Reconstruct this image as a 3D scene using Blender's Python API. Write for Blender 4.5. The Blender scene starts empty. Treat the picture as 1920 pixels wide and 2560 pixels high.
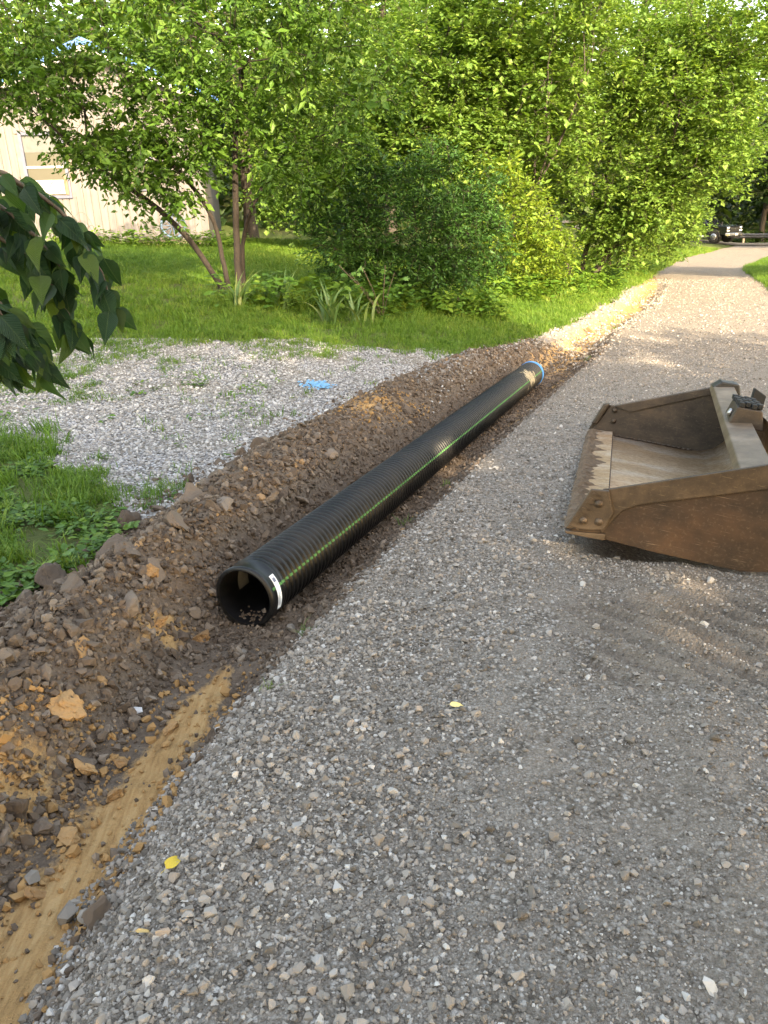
import bpy, bmesh, math, random
import numpy as np
from mathutils import Vector, Matrix, noise as mnoise

R = math.radians
sc = bpy.context.scene
rng = np.random.default_rng(7)
random.seed(7)

# ------------------------------------------------------------------ camera, sky, sun, exposure
CAM_H, PITCH, ROLL = 1.55, R(22), R(1.5)
_f = np.array([0, math.cos(PITCH), -math.sin(PITCH)]); _r = np.array([1., 0, 0]); _u = np.cross(_r, _f)
_r2 = _r * math.cos(ROLL) - _u * math.sin(ROLL); _u2 = _u * math.cos(ROLL) + _r * math.sin(ROLL)
cd = bpy.data.cameras.new('camera'); cam = bpy.data.objects.new('camera', cd)
sc.collection.objects.link(cam); sc.camera = cam
cd.sensor_fit = 'VERTICAL'; cd.sensor_height = 36.0; cd.sensor_width = 27.0
cd.lens = 36.0 * 1900 / 2560; cd.clip_start = 0.05; cd.clip_end = 600
cam.matrix_world = Matrix(((_r2[0], _u2[0], -_f[0], 0), (_r2[1], _u2[1], -_f[1], 0), (_r2[2], _u2[2], -_f[2], CAM_H), (0, 0, 0, 1)))

SUN_EL = R(27); SUN_AZ = math.atan2(.35, -.94)          # towards the sun: behind the viewer, a little right
to_sun = Vector((math.sin(SUN_AZ) * math.cos(SUN_EL), math.cos(SUN_AZ) * math.cos(SUN_EL), math.sin(SUN_EL)))
world = bpy.data.worlds.new('World'); sc.world = world; world.use_nodes = True
wn = world.node_tree; wn.nodes.clear()
sky = wn.nodes.new('ShaderNodeTexSky'); sky.sky_type = 'NISHITA'; sky.sun_disc = False
sky.sun_elevation = SUN_EL; sky.sun_rotation = SUN_AZ % (2 * math.pi)
sky.air_density = 1.0; sky.dust_density = 2.0; sky.ozone_density = 1.0
bg = wn.nodes.new('ShaderNodeBackground'); bg.inputs['Strength'].default_value = 0.15
wo = wn.nodes.new('ShaderNodeOutputWorld')
wn.links.new(sky.outputs[0], bg.inputs[0]); wn.links.new(bg.outputs[0], wo.inputs[0])
sl = bpy.data.lights.new('sun', 'SUN'); sl.energy = 2.0; sl.angle = R(.6); sl.color = (1.0, .96, .9)
so = bpy.data.objects.new('sun', sl); sc.collection.objects.link(so)
so.rotation_euler = to_sun.to_track_quat('Z', 'Y').to_euler(); so.location = (10, -30, 30)
sc.view_settings.view_transform = 'Standard'; sc.view_settings.look = 'None'
sc.view_settings.gamma = 1.0; sc.view_settings.exposure = 3.15
sc.view_settings.use_white_balance = True; sc.view_settings.white_balance_temperature = 9800
sc.view_settings.use_curve_mapping = False
sc.render.engine = 'CYCLES'
cy = sc.cycles
cy.max_bounces = 6; cy.diffuse_bounces = 4; cy.glossy_bounces = 2; cy.transmission_bounces = 4
cy.transparent_max_bounces = 4; cy.caustics_reflective = False; cy.caustics_refractive = False
cy.use_denoising = True

# ------------------------------------------------------------------ helpers
def link(o, parent=None):
    sc.collection.objects.link(o)
    if parent is not None: o.parent = parent
    return o
def tag(o, label=None, cat=None, group=None, kind=None):
    if label: o['label'] = label
    if cat: o['category'] = cat
    if group: o['group'] = group
    if kind: o['kind'] = kind
    return o
def empty(name, loc=(0, 0, 0), rotz=0):
    o = bpy.data.objects.new(name, None); o.location = loc; o.rotation_euler = (0, 0, rotz)
    o.empty_display_size = .2
    return link(o)
def np_mesh(name, V, F, mat=None, smooth=False, attrs=None):
    """V (n,3); F (m,k) all faces of k corners"""
    V = np.asarray(V, np.float32); F = np.asarray(F, np.int32); m, k = F.shape
    me = bpy.data.meshes.new(name)
    me.vertices.add(len(V)); me.vertices.foreach_set('co', V.ravel())
    me.loops.add(m * k); me.loops.foreach_set('vertex_index', F.ravel())
    me.polygons.add(m)
    me.polygons.foreach_set('loop_start', np.arange(0, m * k, k, dtype=np.int32))
    me.polygons.foreach_set('use_smooth', np.full(m, smooth, bool))
    for an, arr in (attrs or {}).items():
        a = me.attributes.new(an, 'FLOAT', 'POINT'); a.data.foreach_set('value', np.asarray(arr, np.float32))
    me.update(calc_edges=True); me.validate()
    if mat: me.materials.append(mat)
    return me
class MB:
    def __init__(self): self.v = []; self.f = []
    def add(self, vs, fs):
        n = len(self.v); self.v += [tuple(map(float, q)) for q in vs]; self.f += [tuple(n + i for i in q) for q in fs]; return self
    def box(self, c, s, M=None):
        c = Vector(c); h = Vector(s) * .5; M = M or Matrix.Identity(3)
        vs = [c + M @ Vector((x * h.x, y * h.y, z * h.z)) for x in (-1, 1) for y in (-1, 1) for z in (-1, 1)]
        return self.add(vs, [(0, 1, 3, 2), (4, 6, 7, 5), (0, 4, 5, 1), (2, 3, 7, 6), (0, 2, 6, 4), (1, 5, 7, 3)])
    def cyl(self, p0, p1, r0, r1=None, n=12, caps=True):
        p0, p1 = Vector(p0), Vector(p1); r1 = r0 if r1 is None else r1
        q = (p1 - p0).to_track_quat('Z', 'Y'); vs = []
        for p, r in ((p0, r0), (p1, r1)):
            vs += [p + q @ Vector((r * math.cos(2 * math.pi * i / n), r * math.sin(2 * math.pi * i / n), 0)) for i in range(n)]
        fs = [(i, (i + 1) % n, n + (i + 1) % n, n + i) for i in range(n)]
        if caps: fs += [tuple(range(n - 1, -1, -1)), tuple(range(n, 2 * n))]
        return self.add(vs, fs)
    def tube(self, pts, r, n=6):
        for a, b in zip(pts[:-1], pts[1:]): self.cyl(a, b, r, r, n, True)
        return self
    def prism(self, pts, ext):
        """pts: planar polygon (3D), ext: extrusion vector"""
        n = len(pts); e = Vector(ext); P = [Vector(q) for q in pts]
        return self.add(P + [q + e for q in P], [tuple(range(n - 1, -1, -1)), tuple(range(n, 2 * n))] + [(i, (i + 1) % n, n + (i + 1) % n, n + i) for i in range(n)])
    def torus(self, c, R0, r, ax, n=40, m=8):
        q = Vector(ax).to_track_quat('Z', 'Y'); vs = []; fs = []
        for i in range(n):
            a = 2 * math.pi * i / n
            for j in range(m):
                b = 2 * math.pi * j / m
                vs.append(Vector(c) + q @ Vector(((R0 + r * math.cos(b)) * math.cos(a), (R0 + r * math.cos(b)) * math.sin(a), r * math.sin(b))))
        for i in range(n):
            for j in range(m):
                fs.append((i * m + j, ((i + 1) % n) * m + j, ((i + 1) % n) * m + (j + 1) % m, i * m + (j + 1) % m))
        return self.add(vs, fs)
    def mesh(self, name, mat, smooth=False):
        me = bpy.data.meshes.new(name); me.from_pydata(self.v, [], self.f)
        bm = bmesh.new(); bm.from_mesh(me); bmesh.ops.recalc_face_normals(bm, faces=bm.faces); bm.to_mesh(me); bm.free()
        if smooth: me.polygons.foreach_set('use_smooth', [True] * len(me.polygons))
        if mat: me.materials.append(mat)
        return me
    def build(self, name, mat, parent=None, smooth=False, bevel=0):
        o = link(bpy.data.objects.new(name, self.mesh(name, mat, smooth)), parent)
        if bevel:
            b = o.modifiers.new('bevel', 'BEVEL'); b.width = bevel; b.segments = 2; b.limit_method = 'ANGLE'; b.angle_limit = R(40)
        return o

def _h(ix, iy, seed):
    n = (ix.astype(np.int64) * 374761393 + iy.astype(np.int64) * 668265263 + seed * 974711) & 0x7fffffff
    n = (n ^ (n >> 13)) * 1274126177 & 0x7fffffff
    return ((n ^ (n >> 16)) & 0xffff) / 65535.0
def vnoise(x, y, seed=0):
    x = np.asarray(x, float); y = np.asarray(y, float)
    ix = np.floor(x); iy = np.floor(y); fx = x - ix; fy = y - iy
    fx = fx * fx * (3 - 2 * fx); fy = fy * fy * (3 - 2 * fy); ix = ix.astype(int); iy = iy.astype(int)
    a = _h(ix, iy, seed); b = _h(ix + 1, iy, seed); c = _h(ix, iy + 1, seed); d = _h(ix + 1, iy + 1, seed)
    return (a + (b - a) * fx) * (1 - fy) + (c + (d - c) * fx) * fy
def fbm(x, y, sc_, oct=4, seed=0):
    t = 0; a = .5; n = 0
    for i in range(oct):
        t = t + a * vnoise(x * sc_, y * sc_, seed + i * 17); n += a; a *= .55; sc_ *= 2.03
    return t / n * 2 - 1
def sm(a, b, x):
    t = np.clip((np.asarray(x, float) - a) / (b - a), 0, 1); return t * t * (3 - 2 * t)

# ------------------------------------------------------------------ materials
class NT:
    def __init__(self, name):
        self.m = bpy.data.materials.new(name); self.m.use_nodes = True; self.t = self.m.node_tree; self.t.nodes.clear()
        self.out = self.t.nodes.new('ShaderNodeOutputMaterial')
    def n(self, ty, **kw):
        nd = self.t.nodes.new('ShaderNode' + ty)
        for k, v in kw.items():
            if k.startswith('_'): nd.inputs[k[1:].replace('_', ' ')].default_value = v
            else: setattr(nd, k, v)
        return nd
    def l(self, a, b): self.t.links.new(a, b)
    def coords(self, scale=(1, 1, 1), rot=(0, 0, 0), kind='Object'):
        tc = self.n('TexCoord'); mp = self.n('Mapping'); mp.inputs['Scale'].default_value = scale; mp.inputs['Rotation'].default_value = rot
        self.l(tc.outputs[kind], mp.inputs[0]); return mp.outputs[0]
    def noise(self, scale, detail=4, rough=.6, vec=None):
        nd = self.n('TexNoise'); nd.inputs['Scale'].default_value = scale; nd.inputs['Detail'].default_value = detail; nd.inputs['Roughness'].default_value = rough
        self.l(vec or self.coords(), nd.inputs['Vector']); return nd.outputs['Fac']
    def ramp(self, fac, stops, interp='LINEAR'):
        nd = self.n('ValToRGB'); cr = nd.color_ramp; cr.interpolation = interp
        while len(cr.elements) < len(stops): cr.elements.new(.5)
        for e, (p_, c) in zip(cr.elements, stops): e.position = p_; e.color = (*c, 1) if len(c) == 3 else c
        self.l(fac, nd.inputs[0]); return nd.outputs[0]
    def mix(self, fac, a, b, mode='MIX'):
        nd = self.n('Mix', data_type='RGBA', blend_type=mode)
        for i, s in ((0, fac), (6, a), (7, b)):
            if isinstance(s, (int, float)): nd.inputs[i].default_value = s
            elif isinstance(s, tuple): nd.inputs[i].default_value = (*s, 1)
            else: self.l(s, nd.inputs[i])
        return nd.outputs[2]
    def math(self, op, a, b=None):
        nd = self.n('Math', operation=op)
        for i, s in ((0, a), (1, b)):
            if s is None: continue
            if isinstance(s, (int, float)): nd.inputs[i].default_value = s
            else: self.l(s, nd.inputs[i])
        return nd.outputs[0]
    def attr(self, name, ty='GEOMETRY'):
        nd = self.n('Attribute', attribute_name=name, attribute_type=ty); return nd.outputs['Fac']
    def bump(self, h, strength=.5, dist=.01, prev=None):
        nd = self.n('Bump'); nd.inputs['Strength'].default_value = strength; nd.inputs['Distance'].default_value = dist
        self.l(h, nd.inputs['Height'])
        if prev is not None: self.l(prev, nd.inputs['Normal'])
        return nd.outputs[0]
    def bsdf(self, col, rough=.8, metal=0., spec=.3, normal=None, **kw):
        p_ = self.n('BsdfPrincipled')
        for k, s in (('Base Color', col), ('Roughness', rough), ('Metallic', metal), ('Specular IOR Level', spec)):
            if isinstance(s, (int, float)): p_.inputs[k].default_value = s
            elif isinstance(s, tuple): p_.inputs[k].default_value = (*s, 1)
            else: self.l(s, p_.inputs[k])
        if normal is not None: self.l(normal, p_.inputs['Normal'])
        for k, v in kw.items(): p_.inputs[k.replace('_', ' ')].default_value = v
        self.l(p_.outputs[0], self.out.inputs[0]); return p_
def simple(name, col, rough=.6, metal=0., spec=.4, var=.25, scale=8, bump=0):
    t = NT(name); f = t.noise(scale, 5, .65)
    c = t.ramp(f, [(.25, tuple(x * (1 - var) for x in col)), (.75, tuple(min(1, x * (1 + var)) for x in col))])
    t.bsdf(c, rough, metal, spec, t.bump(f, bump, .01) if bump else None); return t.m

def leaf_mat(name, c1, c2, c3, trans=.35, rough=.5, spec=.3, src='GEOMETRY'):
    t = NT(name)
    if src == 'OBJECT': f = t.n('ObjectInfo').outputs['Random']
    else: f = t.attr('tint', src)
    col = t.ramp(f, [(0, c1), (.55, c2), (1, c3)])
    b = t.bsdf(col, rough, 0, spec)
    tr = t.n('BsdfTranslucent'); tc = t.mix(1.0, col, (1.15, 1.1, .6), 'MULTIPLY'); t.l(tc, tr.inputs[0])
    mx = t.n('MixShader'); mx.inputs[0].default_value = trans
    t.l(b.outputs[0], mx.inputs[1]); t.l(tr.outputs[0], mx.inputs[2]); t.l(mx.outputs[0], t.out.inputs[0])
    return t.m
def stone_mat(name, stops, src, rough=.85, dust=(.2, .17, .14), dustamt=.35):
    t = NT(name)
    f = t.n('ObjectInfo').outputs['Random'] if src == 'OBJECT' else t.attr('tint', src)
    col = t.ramp(f, stops)
    n1 = t.noise(60, 4, .7); col = t.mix(t.math('MULTIPLY', n1, dustamt * 1.6), col, dust)
    n2 = t.noise(220, 3, .7); col = t.mix(.45, col, t.ramp(n2, [(.3, (.55, .55, .55)), (.7, (1.35, 1.35, 1.35))]), 'MULTIPLY')
    t.bsdf(col, rough, 0, .25, t.bump(n2, .35, .002)); return t.m

GREY = [(0, (.05, .044, .039)), (.2, (.13, .114, .1)), (.48, (.24, .213, .188)), (.66, (.29, .256, .222)), (.8, (.33, .318, .308)), (.87, (.28, .215, .165)), (.95, (.42, .4, .378)), (1, (.54, .515, .485))]
PADG = [(0, (.1, .095, .09)), (.3, (.21, .205, .2)), (.6, (.32, .315, .31)), (.85, (.42, .42, .42)), (1, (.54, .53, .52))]
SOIL = [(0, (.055, .04, .031)), (.4, (.10, .075, .058)), (.75, (.15, .115, .09)), (.92, (.21, .17, .138)), (.965, (.33, .19, .075)), (1, (.36, .2, .08))]
M = {}
M['stone_i'] = stone_mat('gravel_stone', GREY, 'INSTANCER')
M['stone_o'] = stone_mat('loose_stone', GREY, 'OBJECT')
M['pad_i'] = stone_mat('pale_gravel', PADG, 'INSTANCER', dust=(.26, .25, .24))
M['pad_o'] = stone_mat('pale_stone', PADG, 'OBJECT', dust=(.26, .25, .24))
M['clod_i'] = stone_mat('soil_crumb', SOIL, 'INSTANCER', .95, (.12, .085, .06), .3)
M['clod_o'] = stone_mat('soil_clod', SOIL[:4] + [(1, (.15, .118, .093))], 'OBJECT', .95, (.11, .082, .062), .5)
M['clay_o'] = stone_mat('clay_clod', [(0, (.26, .14, .06)), (1, (.4, .24, .11))], 'OBJECT', .95, (.16, .1, .06), .4)

def ground_mats():
    # gravel road: fine packed stone dust with grit, real stones lie on it
    t = NT('packed_gravel'); co = t.coords()
    big = t.noise(.9, 5, .6, co); mid = t.noise(7, 5, .65, co); fine = t.noise(160, 4, .75, co)
    v1 = t.n('TexVoronoi'); v1.inputs['Scale'].default_value = 75; t.l(co, v1.inputs['Vector'])
    v2 = t.n('TexVoronoi'); v2.inputs['Scale'].default_value = 170; t.l(co, v2.inputs['Vector'])
    sep = t.n('SeparateColor'); t.l(v1.outputs['Color'], sep.inputs[0])
    sep2 = t.n('SeparateColor'); t.l(v2.outputs['Color'], sep2.inputs[0])
    c1 = t.ramp(sep.outputs[0], [(0, (.07, .06, .052)), (.4, (.2, .173, .148)), (.75, (.29, .258, .225)), (.93, (.44, .415, .385)), (1, (.56, .53, .5))])
    c1 = t.mix(.85, c1, t.ramp(v1.outputs['Distance'], [(.3, (1, 1, 1)), (.7, (.3, .28, .26))]), 'MULTIPLY')  # dark crevices between the grit painted into the colour
    c2 = t.ramp(sep2.outputs[0], [(0, (.08, .068, .058)), (.5, (.2, .172, .147)), (1, (.4, .37, .34))])
    c2 = t.mix(.8, c2, t.ramp(v2.outputs['Distance'], [(.3, (1, 1, 1)), (.75, (.35, .33, .3))]), 'MULTIPLY')
    col = t.mix(t.ramp(mid, [(.42, (0, 0, 0)), (.6, (1, 1, 1))]), c1, c2)
    dust = t.mix(fine, (.15, .124, .102), (.36, .31, .263))
    col = t.mix(t.ramp(mid, [(.38, (.1, .1, .1)), (.66, (.62, .62, .62))]), col, dust)
    col = t.mix(t.attr('dirt'), col, (.19, .15, .115))
    h = t.math('ADD', t.math('MULTIPLY', v1.outputs['Distance'], -1.0), t.math('MULTIPLY', v2.outputs['Distance'], -.6))
    nb = t.bump(h, 1., .009); nb = t.bump(fine, .6, .005, nb)
    t.bsdf(col, .92, 0, .2, nb); M['road'] = t.m
    # pale gravel pad
    t = NT('pale_gravel_pad'); co = t.coords()
    v1 = t.n('TexVoronoi'); v1.inputs['Scale'].default_value = 48; t.l(co, v1.inputs['Vector'])
    sep = t.n('SeparateColor'); t.l(v1.outputs['Color'], sep.inputs[0])
    col = t.ramp(sep.outputs[0], [(0, (.14, .14, .14)), (.5, (.32, .32, .33)), (1, (.55, .55, .56))])
    edge = t.ramp(v1.outputs['Distance'], [(.25, (1, 1, 1)), (.75, (.25, .22, .2))]); col = t.mix(1., col, edge, 'MULTIPLY')  # dark gaps between the pale stones painted into the colour
    mid = t.noise(1.6, 5, .6, co); col = t.mix(t.ramp(mid, [(.45, (0, 0, 0)), (.68, (.75, .75, .75))]), col, (.15, .13, .1))
    t.bsdf(col, .9, 0, .2, t.bump(t.math('MULTIPLY', v1.outputs['Distance'], -1.), .9, .012)); M['pad'] = t.m
    # dug soil with clay
    t = NT('dug_soil'); co = t.coords()
    n1 = t.noise(5, 6, .7, co); n2 = t.noise(45, 5, .75, co); n3 = t.noise(140, 3, .7, co)
    soil = t.ramp(n2, [(.25, (.055, .04, .031)), (.5, (.112, .083, .063)), (.75, (.175, .138, .108))])
    soil = t.mix(t.ramp(n1, [(.35, (0, 0, 0)), (.7, (.6, .6, .6))]), soil, (.14, .106, .082))
    st = t.noise(1, 7, .72, t.coords((38, 4, 22), (0, 0, R(9))))
    clay = t.ramp(st, [(.28, (.15, .085, .04)), (.45, (.35, .205, .09)), (.62, (.47, .31, .155)), (.78, (.28, .19, .11))])
    clay = t.mix(t.math('MULTIPLY', n2, .5), clay, (.3, .17, .07))
    cf = t.math('ADD', t.math('ADD', t.attr('clay'), t.math('MULTIPLY', t.math('SUBTRACT', n1, .5), 1.5)), t.math('MULTIPLY', t.math('SUBTRACT', n2, .5), .7))
    cf2 = t.ramp(cf, [(.36, (0, 0, 0)), (.62, (1, 1, 1))])
    col = t.mix(cf2, soil, clay)
    gv = t.ramp(t.math('ADD', t.attr('gravelly'), t.math('MULTIPLY', t.math('SUBTRACT', n2, .5), .8)), [(.4, (0, 0, 0)), (.7, (.8, .8, .8))])
    col = t.mix(gv, col, (.26, .25, .24))
    nb = t.bump(n2, .9, .02); nb = t.bump(n3, .5, .006, nb)
    t.bsdf(col, .92, 0, .2, nb); M['soil'] = t.m
    # lawn ground under the blades
    t = NT('lawn_ground'); co = t.coords()
    n1 = t.noise(1.1, 5, .6, co); n2 = t.noise(30, 5, .7, co)
    col = t.ramp(n2, [(.3, (.035, .055, .014)), (.6, (.075, .105, .028)), (.8, (.12, .115, .05))])
    col = t.mix(t.ramp(n1, [(.4, (0, 0, 0)), (.75, (.5, .5, .5))]), col, (.1, .08, .045))
    t.bsdf(col, .95, 0, .15, t.bump(n2, .8, .03)); M['lawn'] = t.m
    t = NT('asphalt'); n1 = t.noise(3, 5, .6); n2 = t.noise(120, 3, .7)
    col = t.ramp(n1, [(.3, (.055, .054, .053)), (.7, (.1, .096, .09))])
    t.bsdf(col, .9, 0, .25, t.bump(n2, .5, .01)); M['asphalt'] = t.m
ground_mats()
M['bark'] = simple('tree_bark', (.022, .016, .0125), .9, var=.5, scale=25, bump=.8)
M['twig'] = simple('twig_bark', (.1, .07, .05), .85, var=.4, scale=30)
M['greybark'] = simple('grey_bark', (.05, .041, .034), .9, var=.45, scale=22, bump=.8)

# ------------------------------------------------------------------ terrain
_YD = np.array([-60, -5, -1, .5, 1.3, 1.95, 2.6, 3.2, 4.6, 7.0, 8.6, 10.5, 12.8, 17, 21.5, 28, 39, 50, 62, 160.])
_XD = np.array([-3.5, -1.2, -1.05, -.99, -.93, -.83, -.70, -.5, .08, 1.1, 1.8, 2.6, 3.6, 5.6, 7.5, 9.9, 15, 21.5, 28.5, 86.])
_ys = np.arange(-60, 160, .05); _xs = np.interp(_ys, _YD, _XD)
_k = np.exp(-.5 * (np.arange(-24, 25) / 8.) ** 2); _k /= _k.sum()
_xs = np.convolve(np.pad(_xs, 24, mode='edge'), _k, 'valid')
_sl = np.gradient(_xs, .05); _c = 1 / np.sqrt(1 + _sl ** 2)
xd = lambda y: np.interp(y, _ys, _xs)
cth = lambda y: np.interp(y, _ys, _c)
S = lambda x, y: (x - xd(y)) * cth(y)
zr = lambda y: -.045 * np.clip(y - 2, 0, 8) - .03 * np.clip(y - 10, 0, 55)
s_edge = lambda y: np.interp(y, [-3, 1.5, 2.2, 2.8, 3.45, 5, 6.7, 8.4, 9.8, 11, 12.5, 20, 26], [-1.5, -1.4, -1.15, -1.0, -.95, -1.28, -1.25, -1.13, -.9, -.62, -.5, -.5, -.1])
s_road = lambda y: np.interp(y, [-3, 1, 2, 3, 8.6, 10, 13, 20, 26], [.1, .1, .16, .33, .3, .42, .3, .2, -.1])
s_right = lambda y: np.interp(y, [-3, 12, 18, 25, 30, 39, 46, 52], [4.6, 4.4, 3.0, 3.0, 3.0, 4.2, 7, 12])
hb = lambda y: np.interp(y, [0, 2, 3, 4, 6, 8.4, 9.5, 11], [.06, .12, .18, .25, .26, .25, .14, 0])
def TZ(x, y, fine=True):
    x = np.asarray(x, float); y = np.asarray(y, float); s = S(x, y); z = zr(y)
    dd = .13 * (1 - sm(9, 12, y)) + .09 * sm(9, 12, y) * (1 - sm(20, 27, y))
    dr = np.interp(y, [1, 2.6, 4], [.06, .12, .14])
    z = z - dd * (1 - sm(dr, dr + .30, s)) * sm(-.42, -.13, s)
    y0_ = 5 + np.clip((-s - 3) * .5, 0, 2.5); rp = .15 + .85 * sm(0, 5.5, y - y0_) * (1 - .6 * sm(24, 40, y))
    rise = rp * 1.8 * (1 - np.exp(-.25 * np.clip(-s - .2, 0, None) / 1.8))
    z = z + rise
    se = s_edge(y); pk = .55 * se
    z = z + hb(y) * np.where(s > pk, sm(0, 1, (-.14 - s) / np.maximum(-.14 - pk, .05)), 1 - sm(0, 1, (pk - s) / np.maximum(pk - se, .05)))
    # right verge: a low mound beyond the gravel
    z = z + .25 * sm(0, 2.5, s - s_right(y)) * sm(10, 16, y) * (1 - sm(40, 50, y))
    # wooded rise behind everything, added so dark ground hides the bright horizon
    z = z + 14 * sm(66, 135, y) + 5 * sm(32, 70, y) * sm(2, -14, x - .28 * y)
    z = z + .05 * fbm(x, y, .35, 3, 5) * sm(4, 14, np.abs(y))
    if fine:
        soil = sm(se - .05, se + .1, s) * (1 - sm(s_road(y) - .1, s_road(y) + .1, s)) * (1 - .6 * sm(9, 13, y))
        clayf = np.exp(-((s + .02) / .13) ** 2) * (1 - sm(2.4, 2.9, y))
        z = z + soil * (1 - .5 * clayf) * (.05 * fbm(x, y, 5, 4, 11) + .022 * fbm(x, y, 16, 3, 23))
        road = sm(s_road(y), s_road(y) + .2, s)
        z = z + road * (.012 * fbm(x, y, 1.6, 4, 31) + .004 * fbm(x, y, 14, 3, 37))
        # tread marks pressed into the gravel at the right
        tm = sm(.55, .9, x) * (1 - sm(1.9, 2.3, x)) * sm(2.05, 2.3, y) * (1 - sm(2.75, 3.0, y))
        tp = (x * .86 + y * .5) / .125 + .35 * fbm(x, y, 2, 2, 41)
        z = z - tm * .05 * np.exp(-((tp - np.floor(tp) - .5) / .19) ** 2) * (.5 + .9 * vnoise(x * 3, y * 3, 9))
        bu = (x - .868) * .951 - (y - 3.375) * .31; bv = (x - .868) * .31 + (y - 3.375) * .951
        z = z - (.09 + .04 * np.clip(bv, 0, 3)) * sm(.04, .5, bu) * (1 - sm(.95, 1.2, bu)) * sm(-.02, .1, bv) * (1 - sm(2.62, 2.8, bv))      # scraped hollow under the bucket
        # soft wheel track with a loose ridge at the far right
        z = z + road * .018 * np.exp(-((s - 1.75 - .1 * fbm(x, y, .8, 2, 43)) / .12) ** 2) * (1 - sm(4, 7, y))
    return z

def grow_axis(a, b, step, ratio):
    out = [a]; st = step
    while out[-1] < b: out.append(out[-1] + st); st *= ratio
    return np.array(out)
def sheet(name, X, Y, Z, keep, mat, attrs=None, smooth=True):
    ny, nx = X.shape
    idx = np.arange(ny * nx).reshape(ny, nx)
    F = np.stack([idx[:-1, :-1], idx[:-1, 1:], idx[1:, 1:], idx[1:, :-1]], -1)[keep]
    used = np.unique(F); re = np.full(ny * nx, -1); re[used] = np.arange(len(used))
    V = np.stack([X.ravel(), Y.ravel(), Z.ravel()], 1)[used]
    at = {k: v.ravel()[used] for k, v in (attrs or {}).items()}
    return link(bpy.data.objects.new(name, np_mesh(name, V, re[F], mat, smooth, at)))

# strip along the ditch: dug soil left, gravel road right, one shared grid so that they meet exactly
yy = np.concatenate([np.arange(-6, .5, .3), np.arange(.5, 5, .025), grow_axis(5, 62, .025, 1.02)])
ss = np.concatenate([np.arange(-1.8, 0, .03), np.arange(0, .8, .025), np.arange(.8, 2.6, .03), grow_axis(2.6, 12.5, .04, 1.06)])
YS, SS = np.meshgrid(yy, ss, indexing='ij'); XS = xd(YS) + SS / cth(YS)
ZS = TZ(XS, YS)
yc = YS[:-1, :-1]; scen = SS[:-1, :-1]; xc = XS[:-1, :-1]
nz = fbm(xc, yc, 3.2, 4, 51) * .14
is_road = (scen > s_road(yc) + nz * .8) & (scen < s_right(yc) + nz * 2)
is_soil = (scen <= s_road(yc) + nz * .8) & (scen > s_edge(yc) + nz) & (yc < 27)
is_road |= (scen <= s_road(yc) + nz * .8) & (scen > s_edge(yc) + nz) & (yc >= 27)
clay = 1.0 * np.exp(-((SS - .0 - .05 * (YS > 1.6)) / np.interp(YS, [1, 1.6, 2.2, 2.6], [.2, .12, .08, .05])) ** 2) * (1 - sm(2.45, 2.75, YS))
clay += .75 * np.exp(-(((SS + .28) / .16) ** 2 + ((YS - 1.75) / .35) ** 2)) + .8 * np.exp(-(((SS + .28) / .1) ** 2 + ((YS - 2.75) / .16) ** 2))
clay += .62 * np.exp(-(((SS + .62) / .2) ** 2 + ((YS - 5.9) / .45) ** 2)) + .75 * np.exp(-((SS - .22) / .1) ** 2) * sm(5.5, 7.5, YS) * (1 - sm(9, 9.6, YS))
clay += .85 * sm(9, 9.8, YS) * (1 - sm(23, 27, YS)) * np.exp(-((SS + .08) / .3) ** 2)
gravelly = .62 * sm(6.2, 7.2, YS) * np.exp(-((SS + .75) / .4) ** 2) + .3 * sm(10.2, 11, YS)
ditch = sheet('ditch_soil', XS, YS, ZS, is_soil, M['soil'], {'clay': np.clip(clay, 0, 1), 'gravelly': np.clip(gravelly, 0, 1)})
tag(ditch, kind='structure')
dirt = .5 * (sm(.55, .9, XS) * (1 - sm(1.9, 2.3, XS)) * sm(2.05, 2.3, YS) * (1 - sm(2.75, 3.0, YS))) + .55 * np.clip(1 - (SS - s_road(YS)) / .25, 0, 1) + .75 * sm(1.0, 1.9, SS) * (1 - sm(6, 9, YS)) * (.5 + .5 * fbm(XS, YS, 1.5, 3, 61))
road = sheet('gravel_road', XS, YS, ZS, is_road, M['road'], {'dirt': np.clip(dirt, 0, .8)})
tag(road, kind='structure')

def poly_inside(px, py, poly):
    ins = np.zeros(px.shape, bool); n = len(poly)
    for i in range(n):
        x0, y0 = poly[i]; x1, y1 = poly[(i + 1) % n]
        c = ((y0 > py) != (y1 > py)) & (px < (x1 - x0) * (py - y0) / (y1 - y0 + 1e-9) + x0); ins ^= c
    return ins
PAD = [(-.9, 3.6), (-1.45, 4.0), (-2.3, 5.1), (-3.3, 6.1), (-5, 6.9), (-9, 7.3), (-9, 8.5), (-5, 8.7), (-2.5, 8.8), (-1, 8.8), (.3, 9.1), (1.9, 9.6), (2.5, 10), (1.5, 8), (-.6, 3.6)]
def in_pad(x, y):
    w = fbm(x, y, 1.1, 4, 71) * .45; w2 = fbm(x, y, 1.1, 4, 77) * .3
    return poly_inside(x + w, y + w2, PAD)
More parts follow.
